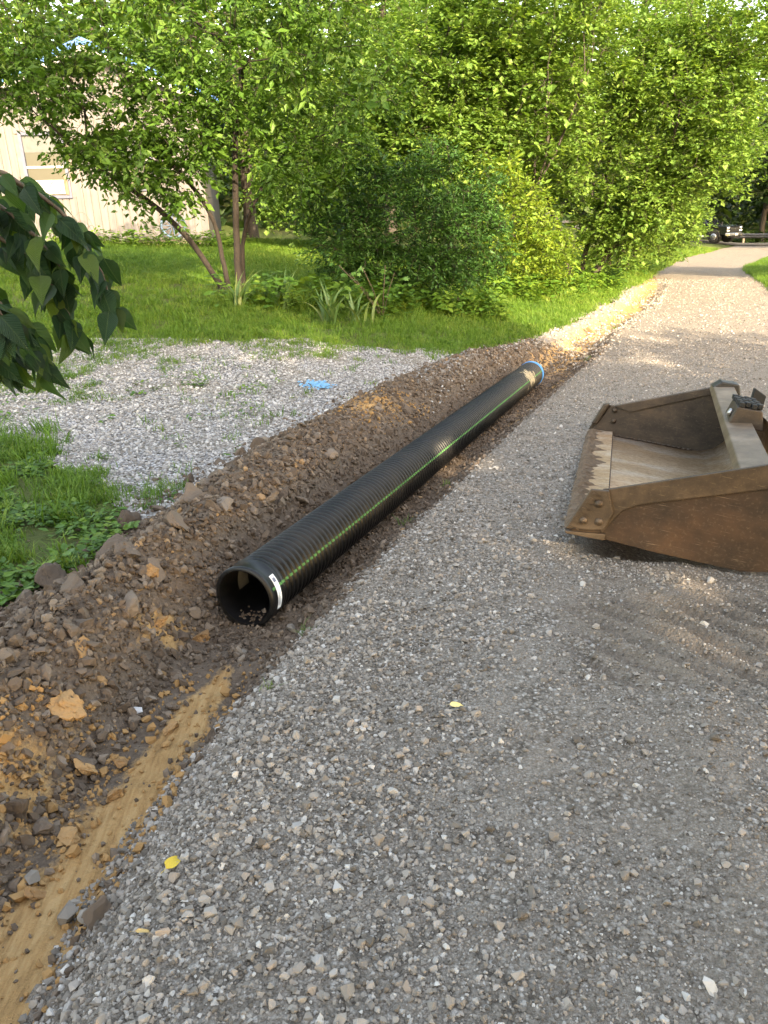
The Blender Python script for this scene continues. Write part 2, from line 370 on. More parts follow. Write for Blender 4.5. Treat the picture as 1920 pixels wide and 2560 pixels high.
# lawn: one wide sheet, sunk beneath road, soil and pad
lx = np.concatenate([-grow_axis(3.4, 110, .06, 1.06)[::-1], np.arange(-3.34, 3.4, .09), grow_axis(3.4, 150, .06, 1.06)])
ly = np.concatenate([-grow_axis(1, 70, .1, 1.1)[::-1], np.arange(-.9, 8, .09), grow_axis(8, 220, .06, 1.035)])
LX, LY = np.meshgrid(lx, ly); LS = S(LX, LY)
LZ = TZ(LX, LY, False) + .02 * fbm(LX, LY, 1.2, 4, 81)
sink = sm(-.02, .12, LS - s_edge(LY)) * (1 - sm(-.12, .02, LS - s_right(LY))) * (1 - sm(50, 60, LY))
LZ = LZ - .4 * sink
pin = in_pad(LX, LY); LZ = LZ - .03 * pin
lawn = sheet('lawn', LX, LY, LZ, np.ones((LX.shape[0] - 1, LX.shape[1] - 1), bool), M['lawn']); tag(lawn, kind='structure')
gx = np.arange(-9, 2.6, .05); gy = np.arange(3.4, 10.6, .05); GX, GY = np.meshgrid(gx, gy); GS = S(GX, GY)
GZ = TZ(GX, GY, False) + .02 * fbm(GX, GY, 1.2, 4, 81) + .012
kp = in_pad(GX[:-1, :-1], GY[:-1, :-1]) & (GS[:-1, :-1] < s_edge(GY[:-1, :-1]) + .08)
pad = sheet('gravel_pad', GX, GY, GZ, kp, M['pad']); tag(pad, kind='structure')
# paved road where the drive ends
pv = np.array([(4, 70), (14, 65.5), (24, 61), (34, 56), (48, 50), (70, 42)], float)
t_ = np.linspace(0, 5, 60); cxp = np.interp(t_, range(6), pv[:, 0]); cyp = np.interp(t_, range(6), pv[:, 1])
tx = np.gradient(cxp); ty = np.gradient(cyp); ln = np.hypot(tx, ty); w_ = np.linspace(-3.6, 3.0, 12)
PX = cxp[:, None] + (ty / ln)[:, None] * w_; PY = cyp[:, None] - (tx / ln)[:, None] * w_
paved = sheet('paved_road', PX, PY, np.maximum(TZ(PX, PY, False), zr(PY)) + .05, np.ones((59, 11), bool), M['asphalt']); tag(paved, kind='structure')
def GZ_at(x, y): return float(TZ(np.array([x]), np.array([y]), False)[0])

# ------------------------------------------------------------------ scattered stuff
def hull_mesh(name, seed, n, flat, mat, jitter=.25):
    rg = np.random.default_rng(seed); p_ = rg.normal(size=(n, 3)); p_ /= np.linalg.norm(p_, axis=1)[:, None]
    p_ *= (1 - jitter * rg.random((n, 1))); p_ *= np.array([1, .75 + .25 * rg.random(), flat])
    bm = bmesh.new()
    for q in p_: bm.verts.new(q)
    r = bmesh.ops.convex_hull(bm, input=bm.verts)
    bmesh.ops.delete(bm, geom=[v for v in bm.verts if not v.link_faces], context='VERTS')
    me = bpy.data.meshes.new(name); bm.to_mesh(me); bm.free(); me.materials.append(mat); return me
def clod_mesh(name, seed, sub, mat, flat=.65, amp=.35):
    bm = bmesh.new(); bmesh.ops.create_icosphere(bm, subdivisions=sub, radius=1)
    rg = random.Random(seed); off = Vector((rg.random() * 50, rg.random() * 50, rg.random() * 50))
    planes = [(Vector((rg.gauss(0, 1), rg.gauss(0, 1), rg.gauss(0, 1))).normalized(), rg.uniform(.38, .8)) for _ in range(13)]
    for v in bm.verts:
        d = v.co.copy()
        for nn, k in planes:                       # broken flat faces
            e = d.dot(nn)
            if e > k: d -= nn * (e - k) * .9
        d *= 1 + amp * (mnoise.noise(v.co * 1.3 + off)) + amp * .34 * mnoise.noise(v.co * 4 + off) + amp * .26 * mnoise.noise(v.co * 9 + off)
        v.co = Vector((d.x, d.y * .8, d.z * flat))
    me = bpy.data.meshes.new(name); bm.to_mesh(me); bm.free(); me.materials.append(mat); return me

def scatter(name, P, rot, scl, idx, tint, protos, parent=None, kind='stuff'):
    n = len(P); me = bpy.data.meshes.new(name); me.vertices.add(n); me.vertices.foreach_set('co', np.asarray(P, np.float32).ravel())
    for an, ty, arr in (('rot', 'FLOAT_VECTOR', rot), ('scl', 'FLOAT_VECTOR', scl)):
        a = me.attributes.new(an, ty, 'POINT'); a.data.foreach_set('vector', np.asarray(arr, np.float32).ravel())
    a = me.attributes.new('idx', 'INT', 'POINT'); a.data.foreach_set('value', np.asarray(idx, np.int32))
    a = me.attributes.new('tint', 'FLOAT', 'POINT'); a.data.foreach_set('value', np.asarray(tint, np.float32))
    col = bpy.data.collections.new(name + '_kinds')
    for i, pm in enumerate(protos): col.objects.link(bpy.data.objects.new('%s_kind_%02d' % (name, i), pm))
    o = link(bpy.data.objects.new(name, me), parent)
    ng = bpy.data.node_groups.new(name, 'GeometryNodeTree')
    ng.interface.new_socket('Geometry', in_out='INPUT', socket_type='NodeSocketGeometry')
    ng.interface.new_socket('Geometry', in_out='OUTPUT', socket_type='NodeSocketGeometry')
    N = ng.nodes.new; L = ng.links.new
    gi = N('NodeGroupInput'); go = N('NodeGroupOutput'); ip = N('GeometryNodeInstanceOnPoints'); ci = N('GeometryNodeCollectionInfo')
    ci.inputs['Collection'].default_value = col; ci.inputs['Separate Children'].default_value = True; ci.inputs['Reset Children'].default_value = True
    def at(nm, ty):
        a_ = N('GeometryNodeInputNamedAttribute'); a_.data_type = ty; a_.inputs[0].default_value = nm; return a_.outputs[0]
    ip.inputs['Pick Instance'].default_value = True
    L(gi.outputs[0], ip.inputs['Points']); L(ci.outputs[0], ip.inputs['Instance']); L(at('idx', 'INT'), ip.inputs['Instance Index'])
    L(at('rot', 'FLOAT_VECTOR'), ip.inputs['Rotation']); L(at('scl', 'FLOAT_VECTOR'), ip.inputs['Scale'])
    L(ip.outputs[0], go.inputs[0])
    md = o.modifiers.new('scatter', 'NODES'); md.node_group = ng
    if kind: o['kind'] = kind
    return o
def rand_rot(n, tilt=.5): return np.stack([rng.normal(0, tilt, n), rng.normal(0, tilt, n), rng.random(n) * 6.283], 1)
def stones_from(name, parent, P, sizes, meshes, tilt=.4):
    for i in range(len(P)):
        o = bpy.data.objects.new(name, meshes[i % len(meshes)]); s_ = sizes[i]
        o.location = P[i]; o.rotation_euler = (rng.normal(0, tilt), rng.normal(0, tilt), rng.random() * 6.283); o.scale = (s_, s_, s_)
        link(o, parent)

# --- gravel on the road
def road_pts(n, y0, y1, s0, s1, powr=1.):
    y = y0 + (y1 - y0) * rng.random(n) ** powr; s = s0 + (s1 - s0) * rng.random(n); x = xd(y) + s / cth(y); return x, y, s
gravel_protos = [hull_mesh('stone_%d' % i, 100 + i, 11 + i % 5, .55 + .08 * (i % 5), M['stone_i']) for i in range(12)]
X_ = []; Y_ = []; R_ = []
def edge_ok(x, y, s): return s > s_road(y) + .08 * fbm(x, y, 4, 3, 91) - .03
def add_g(x, y, r, ok):
    X_.append(x[ok]); Y_.append(y[ok]); R_.append(r[ok])
# loose band along the ditch edge
x, y, s = road_pts(38000, .7, 4.2, .05, 1.15, 1.15); d = fbm(x, y, 1.3, 3, 93)
add_g(x, y, np.exp(rng.normal(math.log(.0072), .45, len(x))), edge_ok(x, y, s) & (rng.random(len(x)) < np.clip(1.15 - (s - s_road(y)) * 1.15 + d * .5, .1, 1)))
# grit over the rest of the near road
x, y, s = road_pts(120000, .7, 4.6, .2, 3.2, 1.2); d = fbm(x, y, 2.2, 4, 95)
add_g(x, y, np.exp(rng.normal(math.log(.0045), .45, len(x))), edge_ok(x, y, s) & (rng.random(len(x)) < np.clip(.6 + d * 1.2, .1, 1)))
x, y, s = road_pts(45000, 4, 11, .2, 4.4, 1.1); d = fbm(x, y, 1.2, 4, 97)
add_g(x, y, np.exp(rng.normal(math.log(.008), .4, len(x))), edge_ok(x, y, s) & (rng.random(len(x)) < np.clip(.6 + d * .9 + .3 * (s < 1.4), .08, 1)))
x, y, s = road_pts(9000, 10, 24, .0, 4., 1.1)
add_g(x, y, np.exp(rng.normal(math.log(.014), .35, len(x))), edge_ok(x, y, s) & (s < s_right(y)))
x, y, s = road_pts(1500, .7, 6, .3, 3.)
add_g(x, y, np.exp(rng.normal(math.log(.0112), .3, len(x))), edge_ok(x, y, s))
X = np.concatenate(X_); Y = np.concatenate(Y_); Rr = np.clip(np.concatenate(R_), .003, .024)
bu = (X - .868) * .951 - (Y - 3.375) * .31; bv = (X - .868) * .31 + (Y - 3.375) * .951
ok = ~((bu > .05) & (bu < 1.1) & (bv > .02) & (bv < 2.7)) & ~((X > .75) & (X < 2.1) & (Y > 2.2) & (Y < 2.9) & (rng.random(len(X)) < .6)); X, Y, Rr = X[ok], Y[ok], Rr[ok]
Z = TZ(X, Y) + Rr * rng.uniform(-.15, .35, len(X)); n = len(X)
scatter('loose_gravel', np.stack([X, Y, Z], 1), rand_rot(n, .35), Rr[:, None] * np.ones(3), rng.integers(0, 12, n), rng.random(n), gravel_protos, road)
# the largest stones, each its own piece
big = [hull_mesh('big_stone_%d' % i, 200 + i, 15 + i % 6, .6 + .1 * (i % 4), M['stone_o'], .2) for i in range(10)]
x, y, s = road_pts(1100, .9, 5.2, .1, 2.8, 1.4); bu = (x - .868) * .951 - (y - 3.375) * .31; bv = (x - .868) * .31 + (y - 3.375) * .951; ok = edge_ok(x, y, s) & ~((bu > 0) & (bu < 1.1) & (bv > 0) & (bv < 2.7)); x, y = x[ok][:300], y[ok][:300]
r = np.clip(np.exp(rng.normal(math.log(.0128), .3, len(x))), .009, .026)
stones_from('stone', road, np.stack([x, y, TZ(x, y) + r * .18], 1), r, big, .3)

# --- pale gravel on the pad
pp = [hull_mesh('pale_%d' % i, 300 + i, 11 + i % 4, .6, M['pad_i']) for i in range(8)]
x = rng.uniform(-9, 2.4, 150000); y = 3.5 + 7 * rng.random(150000) ** 1.1
ok = in_pad(x, y) & (S(x, y) < s_edge(y) + .12) & (np.abs(x + .1) < .53 * y + .8); x, y = x[ok], y[ok]
ok = rng.random(len(x)) < np.clip(.85 + 1.2 * fbm(x, y, .9, 4, 101), .12, 1); x, y = x[ok], y[ok]; n = len(x)
r = np.clip(np.exp(rng.normal(math.log(.0118), .36, n)), .006, .028)
padz = lambda x, y: TZ(x, y, False) + .02 * fbm(x, y, 1.2, 4, 81) + .012
scatter('pale_gravel', np.stack([x, y, padz(x, y) + r * .15], 1), rand_rot(n, .4), r[:, None] * np.ones(3), rng.integers(0, 8, n), rng.random(n), pp, pad)
bigp = [hull_mesh('pale_big_%d' % i, 350 + i, 14, .6, M['pad_o'], .2) for i in range(6)]
x = rng.uniform(-3, 0, 1500); y = rng.uniform(3.8, 7, 1500); ok = in_pad(x, y) & (S(x, y) < s_edge(y) - .02); x, y = x[ok][:160], y[ok][:160]
r = rng.uniform(.016, .026, len(x)); stones_from('stone', pad, np.stack([x, y, padz(x, y) + r * .2], 1), r, bigp, .3)

# --- soil crumbs and clods on the dug bank
cp = [clod_mesh('crumb_%d' % i, 400 + i, 1, M['clod_i'], .75, .5) for i in range(8)]
def soil_pts(n, y0, y1, powr=1.):
    y = y0 + (y1 - y0) * rng.random(n) ** powr; s = rng.uniform(-1.5, .45, n)
    ok = (s > s_edge(y) - .06 + .1 * rng.normal(size=n)) & (s < s_road(y) + .04); y, s = y[ok], s[ok]
    return xd(y) + s / cth(y), y, s
x, y, s = soil_pts(80000, .8, 11, 1.35)
cl = np.exp(-((s - .03) / .12) ** 2) * (y < 2.6); ok = rng.random(len(x)) > cl * .9; x, y, s = x[ok], y[ok], s[ok]; n = len(x)
r = np.clip(np.exp(rng.normal(math.log(.0085), .5, n)), .0035, .032)
tint = rng.random(n) * .955; tint[(rng.random(n) < .65) & (np.exp(-((s - .03) / .14) ** 2) * (y < 2.6) > .3)] = .985; tint[(np.abs(s + .25) < .2) & (np.abs(y - 1.8) < .4) & (rng.random(n) < .5)] = .985
tint[(np.abs(s + .62) < .25) & (np.abs(y - 5.9) < .5) & (rng.random(n) < .4)] = .97
scatter('soil_crumbs', np.stack([x, y, TZ(x, y) + r * .2], 1), rand_rot(n, 1.), r[:, None] * np.ones(3), rng.integers(0, 8, n), tint, cp, ditch)
x, y, s = soil_pts(16000, 1.4, 9.5, 1.2); ok = (s < -.12) & (rng.random(len(x)) < np.where(y < 5, .8, .35)); x, y = x[ok], y[ok]; n = len(x); r = np.clip(np.exp(rng.normal(math.log(.02), .3, n)), .01, .04)
scatter('small_clods', np.stack([x, y, TZ(x, y) + r * .25], 1), rand_rot(n, 1.), r[:, None] * np.ones(3), rng.integers(0, 5, n), rng.random(n) * .95, [clod_mesh('small_clod_%d' % i, 430 + i, 2, M['clod_i'], .65, .45) for i in range(5)], ditch)
x, y, s = soil_pts(6000, 6, 11); ok = (s < -.35) & (rng.random(len(x)) < .6 * sm(6, 7.2, y)); x, y = x[ok], y[ok]; n = len(x); r = rng.uniform(.008, .02, n)
scatter('spilled_gravel', np.stack([x, y, TZ(x, y) + r * .2], 1), rand_rot(n, .6), r[:, None] * np.ones(3), rng.integers(0, 8, n), rng.random(n) * .8, pp, ditch)
cm = [clod_mesh('clod_%d' % i, 450 + i, 3, M['clod_o'], .4 + .1 * (i % 3), .3) for i in range(12)]
x, y, s = soil_pts(2400, 1.2, 8, 1.3)
wgt = np.where((s < -.3), 1., .25) * np.where(y < 4.6, 1., .3) * np.where(y < 2, .6, 1) * np.where((y > 2.7) & (s > -.2), 0, 1); ok = rng.random(len(x)) < wgt; x, y, s = x[ok][:270], y[ok][:270], s[ok][:270]
r = np.clip(np.exp(rng.normal(math.log(.034), .45, len(x))), .015, .09)
stones_from('clod', ditch, np.stack([x, y, TZ(x, y) + r * .08], 1), r, cm, .8)
# a few big clods that stand out
n = 5200; y = 9.6 + 15 * rng.random(n); s = rng.uniform(-.6, .5, n); x = xd(y) + s / cth(y); ok = (s > s_edge(y) - .1) & (rng.random(n) < .35 + 1.3 * fbm(x, y, 1.3, 3, 131)); x, y = x[ok], y[ok]; n = len(x); r = rng.uniform(.012, .034, n)
scatter('ditch_gravel', np.stack([x, y, TZ(x, y) + r * .2], 1), rand_rot(n, .5), r[:, None] * np.ones(3), rng.integers(0, 12, n), rng.random(n), gravel_protos, ditch)
cmb = [clod_mesh('slab_clod_%d' % i, 480 + i, 4, M['clod_o'], .45, .28) for i in range(5)]
for (cx, cy_, rr, k) in [(-1.33, 3.42, .10, 0), (-1.12, 3.05, .075, 1), (-1.5, 3.1, .09, 2), (-.98, 3.35, .08, 3), (-.82, 3.62, .07, 4), (-1.0, 3.75, .085, 0), (-1.1, 4.0, .08, 2), (-.95, 4.3, .09, 1), (-.72, 3.35, .07, 3),
                         (-.98, 4.75, .075, 4), (-.86, 5.5, .09, 2), (-.7, 5.55, .06, 1), (-.62, 3.9, .06, 0), (-.9, 2.6, .05, 3), (-1.15, 2.5, .06, 4), (-1.28, 2.75, .07, 1), (-1.0, 2.0, .04, 2), (-1.1, 1.75, .05, 0), (-.55, 5.9, .07, 4), (.2, 6.9, .05, 2)]:
    rr *= 1.2; o = link(bpy.data.objects.new('clod', cmb[k]), ditch); o.location = (cx, cy_, GZ_at(cx, cy_) + rr * .15)
    o.rotation_euler = (rng.normal(0, .5), rng.normal(0, .5), rng.random() * 6.28); o.scale = (rr, rr, rr)
cmc = [clod_mesh('clay_clod_%d' % i, 490 + i, 4, M['clay_o'], .6, .45) for i in range(3)]
for (cx, cy_, rr, k) in [(-1.08, 2.17, .075, 0), (-1.12, 2.4, .06, 1), (-1.05, 2.33, .04, 2), (-.79, 2.83, .045, 1), (-.94, 2.75, .04, 2), (-.86, 1.85, .035, 0), (-.93, 1.7, .04, 1), (-.98, 1.98, .04, 2), (-.88, 2.0, .03, 0), (-.77, 2.2, .03, 1), (-1.0, 2.95, .04, 0), (-.95, 1.5, .03, 2)]:
    rr *= 1.1; o = link(bpy.data.objects.new('clay_clod', cmc[k]), ditch); o.location = (cx, cy_, GZ_at(cx, cy_) + rr * .25); o['label'] = 'orange clay clod'
    o.rotation_euler = (rng.normal(0, .4), rng.normal(0, .4), rng.random() * 6.28); o.scale = (rr, rr, rr)
o = link(bpy.data.objects.new('flat_stone', hull_mesh('flat_stone', 77, 18, .3, simple('white_stone', (.42, .42, .43), .8), .12)), ditch)
o.location = (-.93, 2.28, GZ_at(-.93, 2.28) + .012); o.scale = (.048, .03, .03); o.rotation_euler = (.15, -.1, .1)
for (cx, cy_, rr) in [(-.84, 1.43, .04), (-.79, 1.42, .025), (-.98, 1.55, .03), (-.6, 2.7, .028), (-.42, 2.9, .03), (-.3, 3.05, .025)]:
    o = link(bpy.data.objects.new('stone', big[int(rr * 1000) % 10]), ditch); o.location = (cx, cy_, GZ_at(cx, cy_) + rr * .35); o.scale = (rr, rr, rr); o.rotation_euler = (0, 0, rng.random() * 6)

# ------------------------------------------------------------------ trees and shrubs
def kmeans(P, k, rg):
    c = P[rg.choice(len(P), k, replace=False)]
    for _ in range(5):
        lab = ((P[:, None] - c[None]) ** 2).sum(-1).argmin(1)
        for j in range(k):
            if (lab == j).any(): c[j] = P[lab == j].mean(0)
    return lab
def tubes_mesh(polys):
    """polys: list of (points (n,3), radii (n), sides)"""
    V = []; F = []; base = 0
    for P, r, m in polys:
        P = np.asarray(P); n = len(P); T = np.gradient(P, axis=0); T /= np.linalg.norm(T, axis=1)[:, None] + 1e-9
        ref = np.array([0, 0, 1.]) if abs(T[0, 2]) < .9 else np.array([1., 0, 0])
        A = np.cross(T, ref); A /= np.linalg.norm(A, axis=1)[:, None] + 1e-9; B = np.cross(T, A)
        an = np.arange(m) * 2 * np.pi / m
        ring = P[:, None] + (A[:, None] * np.cos(an)[None, :, None] + B[:, None] * np.sin(an)[None, :, None]) * np.asarray(r)[:, None, None]
        V.append(ring.reshape(-1, 3)); i = np.arange(n - 1)[:, None] * m; j = np.arange(m)[None]; j2 = (j + 1) % m
        F.append((np.stack([i + j, i + j2, i + m + j2, i + m + j], -1) + base).reshape(-1, 4)); base += n * m
    return np.concatenate(V), np.concatenate(F)
def curve(a, b, d, n, rg, wob=.06):
    a = np.asarray(a); b = np.asarray(b); L = np.linalg.norm(b - a); t = np.linspace(0, 1, n)[:, None]
    m = a + np.asarray(d) * L * .45
    P = (1 - t) ** 2 * a + 2 * t * (1 - t) * m + t ** 2 * b
    P[1:-1] += rg.normal(0, wob * L / n, (n - 2, 3)); return P
def leaves_mesh(name, ends, dirs, per, L, size, aspect, droop, planar, rg, mat, spread=1., fold=.18, simple_=False):
    N = len(ends); per = int(per)
    t = rg.random((N, per)); dr = dirs[:, None] * np.ones((N, per, 1))
    pos = ends[:, None] + dr * ((t - .75) * L)[..., None]; pos[..., 2] -= droop * (t ** 2) * L
    lat = np.cross(dirs, [0, 0, 1.]); lat /= np.linalg.norm(lat, axis=1)[:, None] + 1e-6
    side = np.where(rg.random((N, per)) < .5, -1., 1.)
    ax = dr * .55 + lat[:, None] * side[..., None] * .75 * spread + rg.normal(0, .35, (N, per, 3)); ax[..., 2] -= droop * .8
    ax /= np.linalg.norm(ax, axis=-1)[..., None] + 1e-9
    pos = pos + lat[:, None] * (side * rg.random((N, per)) * .12 * L * spread)[..., None] + rg.normal(0, .05 * L, (N, per, 3))
    nr = np.array([0, 0, 1.]) * planar + rg.normal(0, .55, (N, per, 3))
    nr -= ax * (nr * ax).sum(-1)[..., None]; nr /= np.linalg.norm(nr, axis=-1)[..., None] + 1e-9
    bt = np.cross(nr, ax)
    s = (size * np.exp(rg.normal(0, .33, (N, per))))[..., None]; w = s * aspect
    b0 = pos; mid = pos + ax * s * .42 - nr * w * fold; tip = pos + ax * s - nr * s * .12
    l = pos + ax * s * .40 + bt * w * .5; r = pos + ax * s * .40 - bt * w * .5
    n = N * per; k = 4 if simple_ else 5
    if simple_:
        l -= nr * w * .12; r += nr * w * .12
        V = np.stack([b0, l, r, tip], 2).reshape(-1, 3); tri = np.array([[0, 2, 1], [1, 2, 3]])
    else:
        V = np.stack([b0, l, mid, r, tip], 2).reshape(-1, 3); tri = np.array([[0, 2, 1], [0, 3, 2], [1, 2, 4], [2, 3, 4]])
    F = (np.arange(n)[:, None, None] * k + tri[None]).reshape(-1, 3)
    tint = np.repeat(np.clip(.5 + rg.normal(0, .2, n) + np.repeat(rg.normal(0, .2, N), per), 0, 1), k)
    return np_mesh(name, V, F, mat, False, {'tint': tint})
def make_tree(name, label, cat, trunks, lobes, ntwig, per, size, leafm, barkm, seed, r0=.1, aspect=.55, L=.5, droop=.25, planar=1.2, shell=3., group=None, twigr=.004, leafname='crown', lift=.0, tier=0.):
    """trunks: list of polylines from the ground to a fork; lobes: (centre, radii, weight)"""
    rg = np.random.default_rng(seed); base = np.array(trunks[0][0], float)
    root = empty(name, tuple(base)); tag(root, label, cat, group)
    W = np.array([l[2] for l in lobes], float); W /= W.sum(); pts = []
    for (c, rad, _), w in zip(lobes, W):
        k = max(4, int(ntwig * w)); d = rg.normal(size=(k, 3)); d /= np.linalg.norm(d, axis=1)[:, None]
        pts.append(np.array(c) + d * (rg.random((k, 1)) ** (1 / shell)) * np.array(rad))
    pts = np.concatenate(pts); polys = []; tw = []
    if tier:
        ph = 1.2 * fbm(pts[:, 0], pts[:, 1], .5, 2, seed); pts[:, 2] = (np.round(pts[:, 2] / tier + ph) - ph) * tier + rg.normal(0, .085, len(pts))
    forks = np.array([t_[-1] for t_ in trunks], float)
    own = ((pts[:, None] - forks[None]) ** 2).sum(-1).argmin(1)
    def rec(ids, start, d, r, lvl):
        n = len(ids)
        if n <= 4 or lvl > 6:
            for i in ids: tw.append((start, pts[i]))
            return
        k = 2 if n < 14 else int(rg.integers(2, 4)); lab = kmeans(pts[ids], k, rg)
        for c in range(k):
            sub = ids[lab == c]
            if not len(sub): continue
            cen = pts[sub].mean(0); v = cen - start; dist = np.linalg.norm(v) + 1e-6
            end = start + v * rg.uniform(.42, .6) + rg.normal(0, .05 * dist, 3); end[2] += lift * dist
            rr = max(r * (len(sub) / n) ** .47, twigr * 1.1)
            m_ = 5 if rr > .02 else 3
            polys.append((curve(start, end, d, m_, rg), np.linspace(max(rr, twigr * 1.3), rr * .85, m_), 7 if rr > .03 else (4 if rr > .012 else 3)))
            dd = end - start; dd /= np.linalg.norm(dd) + 1e-9
            rec(sub, end, dd, rr * .85, lvl + 1)
    tk = []
    for i, t_ in enumerate(trunks):
        P = np.array(t_, float); n = len(P); frac = max((own == i).mean(), .15); rr = r0 * frac ** .4
        q = np.linspace(0, n - 1, 12); Pi = np.stack([np.interp(q, range(n), P[:, c]) for c in range(3)], 1)
        for _ in range(2): Pi[1:-1] = (Pi[:-2] + 2 * Pi[1:-1] + Pi[2:]) / 4
        Pi[1:-1] += rg.normal(0, rr * .12, (10, 3)); rad = np.linspace(rr * 1.0, rr * .72, 12); rad[0] *= 1.45; rad[1] *= 1.12
        tk.append((Pi, rad, 12)); dd = Pi[-1] - Pi[-3]; dd /= np.linalg.norm(dd)
        ids = np.where(own == i)[0]
        if len(ids): rec(ids, Pi[-1], dd, rr * .72, 0)
    bl = base[None]
    for k, T in enumerate(tk):
        V, F = tubes_mesh([T]); link(bpy.data.objects.new('trunk', np_mesh('trunk', V - bl, F, barkm, True)), root)
    A = np.array([a for a, b in tw]); B = np.array([b for a, b in tw]); D = B - A; D /= np.linalg.norm(D, axis=1)[:, None] + 1e-9
    D[:, 2] *= .5; D /= np.linalg.norm(D, axis=1)[:, None] + 1e-9
    n = len(A); mid = (A + B) / 2; mid[:, 2] += .06 * np.linalg.norm(B - A, axis=1)
    an = np.arange(3) * 2.094; ring = np.stack([np.cos(an), np.sin(an), np.zeros(3)], 1)
    T3 = np.stack([A[:, None] + ring * twigr, B[:, None] + ring * twigr * .4], 1)
    tv = T3.reshape(-1, 3); q = []
    for lv in range(1):
        for j in range(3): q.append([lv * 3 + j, lv * 3 + (j + 1) % 3, lv * 3 + 3 + (j + 1) % 3, lv * 3 + 3 + j])
    tf = (np.arange(n)[:, None, None] * 6 + np.array(q)[None]).reshape(-1, 4)
    if polys:
        V, F = tubes_mesh(polys); V = np.concatenate([V, tv]); F = np.concatenate([F, tf + len(V) - len(tv)])
    else: V, F = tv, tf
    link(bpy.data.objects.new('branches', np_mesh('branches', V - bl, F, barkm, True)), root)
    me = leaves_mesh(leafname, B - bl, D, per, L, size, aspect, droop, planar, rg, leafm, simple_=size > .15)
    cr = link(bpy.data.objects.new(leafname, me), root)
    return root, B, D

LM = {
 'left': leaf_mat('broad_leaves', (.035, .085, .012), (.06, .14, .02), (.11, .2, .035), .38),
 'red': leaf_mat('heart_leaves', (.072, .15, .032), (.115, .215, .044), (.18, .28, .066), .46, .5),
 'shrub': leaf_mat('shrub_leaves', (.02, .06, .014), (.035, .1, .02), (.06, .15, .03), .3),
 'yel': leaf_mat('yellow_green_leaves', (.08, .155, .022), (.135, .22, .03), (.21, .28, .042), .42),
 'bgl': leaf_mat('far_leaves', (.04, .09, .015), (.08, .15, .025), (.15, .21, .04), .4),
 'dark': leaf_mat('deep_shade_leaves', (.018, .04, .01), (.03, .065, .014), (.05, .095, .02), .25),  # darker copy of the far leaves, woodland shade put into the colour
 'grass': leaf_mat('grass_blades', (.055, .125, .018), (.095, .19, .026), (.18, .24, .05), .35, .55, .25, 'INSTANCER'),
 'weed': leaf_mat('weed_leaves', (.045, .11, .018), (.075, .17, .025), (.14, .23, .035), .35, .5, .3, 'INSTANCER'),
 'iris': leaf_mat('sword_leaves', (.07, .14, .045), (.1, .18, .06), (.19, .23, .07), .25, .45, .35, 'OBJECT'),
 'maple': leaf_mat('maple_leaves', (.06, .15, .035), (.09, .2, .045), (.13, .24, .06), .35, .5, .3, 'OBJECT'),
 'near': leaf_mat('glossy_leaves', (.014, .042, .016), (.024, .062, .022), (.055, .115, .022), .2, .36, .5, 'OBJECT'),
}
# spreading multi-stemmed tree on the lawn
tb = (-2.07, 11.5, .50)
make_tree('lawn_tree', 'spreading multi-stemmed tree on the lawn in front of the pale house', 'tree',
  [[(-2.02, 11.5, .42), (-2.0, 11.5, 1.0), (-1.96, 11.5, 1.7), (-1.88, 11.5, 2.5), (-1.75, 11.5, 3.1)],
   [(-2.16, 11.45, .42), (-2.22, 11.42, .9), (-2.22, 11.4, 1.3), (-2.4, 11.3, 1.75), (-2.75, 11.1, 2.2)],
   [(-2.22, 11.4, .42), (-2.4, 11.35, .8), (-2.62, 11.25, 1.2), (-2.95, 11.1, 1.6), (-3.5, 11., 2.0)],
   [(-1.98, 11.6, .42), (-1.95, 11.7, 1.2), (-1.7, 11.7, 1.7), (-1.3, 11.7, 2.2)]],
  [((-3.5, 11.2, 3.0), (1.5, 1.3, .75), 1.0), ((-4.6, 11.0, 3.15), (1.2, 1.2, .5), .65), ((-2.4, 11.2, 4.7), (2.4, 1.6, .6), .8), ((-1.9, 11.4, 3.7), (1.7, 1.5, 1.1), 1.3), ((-.6, 11.5, 3.0), (1.2, 1.2, 1.0), .9),
   ((-2.9, 11., 2.2), (1.0, .9, .4), .45), ((-2.85, 10.9, 1.75), (.6, .6, .3), .2), ((-1.1, 11.4, 2.0), (.8, .9, .55), .45), ((-4.2, 11.2, 3.8), (1.7, 1.4, .8), .8), ((-3.4, 11.0, 2.3), (.85, .8, .35), .45), ((-2.4, 11.0, 2.7), (1.0, .9, .6), .6), ((-.9, 11.6, 4.3), (1.5, 1.4, .8), .7)],
  2700, 13, .08, LM['left'], M['bark'], 21, .072, .5, .42, .35, .9)
# dark dense shrub
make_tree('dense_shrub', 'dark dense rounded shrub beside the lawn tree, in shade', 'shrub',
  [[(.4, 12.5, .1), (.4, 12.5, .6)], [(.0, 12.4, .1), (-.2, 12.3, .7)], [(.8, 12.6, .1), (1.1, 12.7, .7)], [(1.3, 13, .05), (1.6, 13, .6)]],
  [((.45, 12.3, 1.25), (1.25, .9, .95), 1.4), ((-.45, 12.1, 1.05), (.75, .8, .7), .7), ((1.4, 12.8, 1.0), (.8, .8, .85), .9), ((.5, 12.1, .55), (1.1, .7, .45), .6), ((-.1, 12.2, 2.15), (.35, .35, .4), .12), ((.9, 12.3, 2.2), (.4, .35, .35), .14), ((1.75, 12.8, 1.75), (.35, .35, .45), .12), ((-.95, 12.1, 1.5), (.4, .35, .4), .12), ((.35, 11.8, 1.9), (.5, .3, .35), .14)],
  2700, 13, .062, LM['shrub'], M['bark'], 22, .05, .42, .42, .1, 1.6, 3.2)
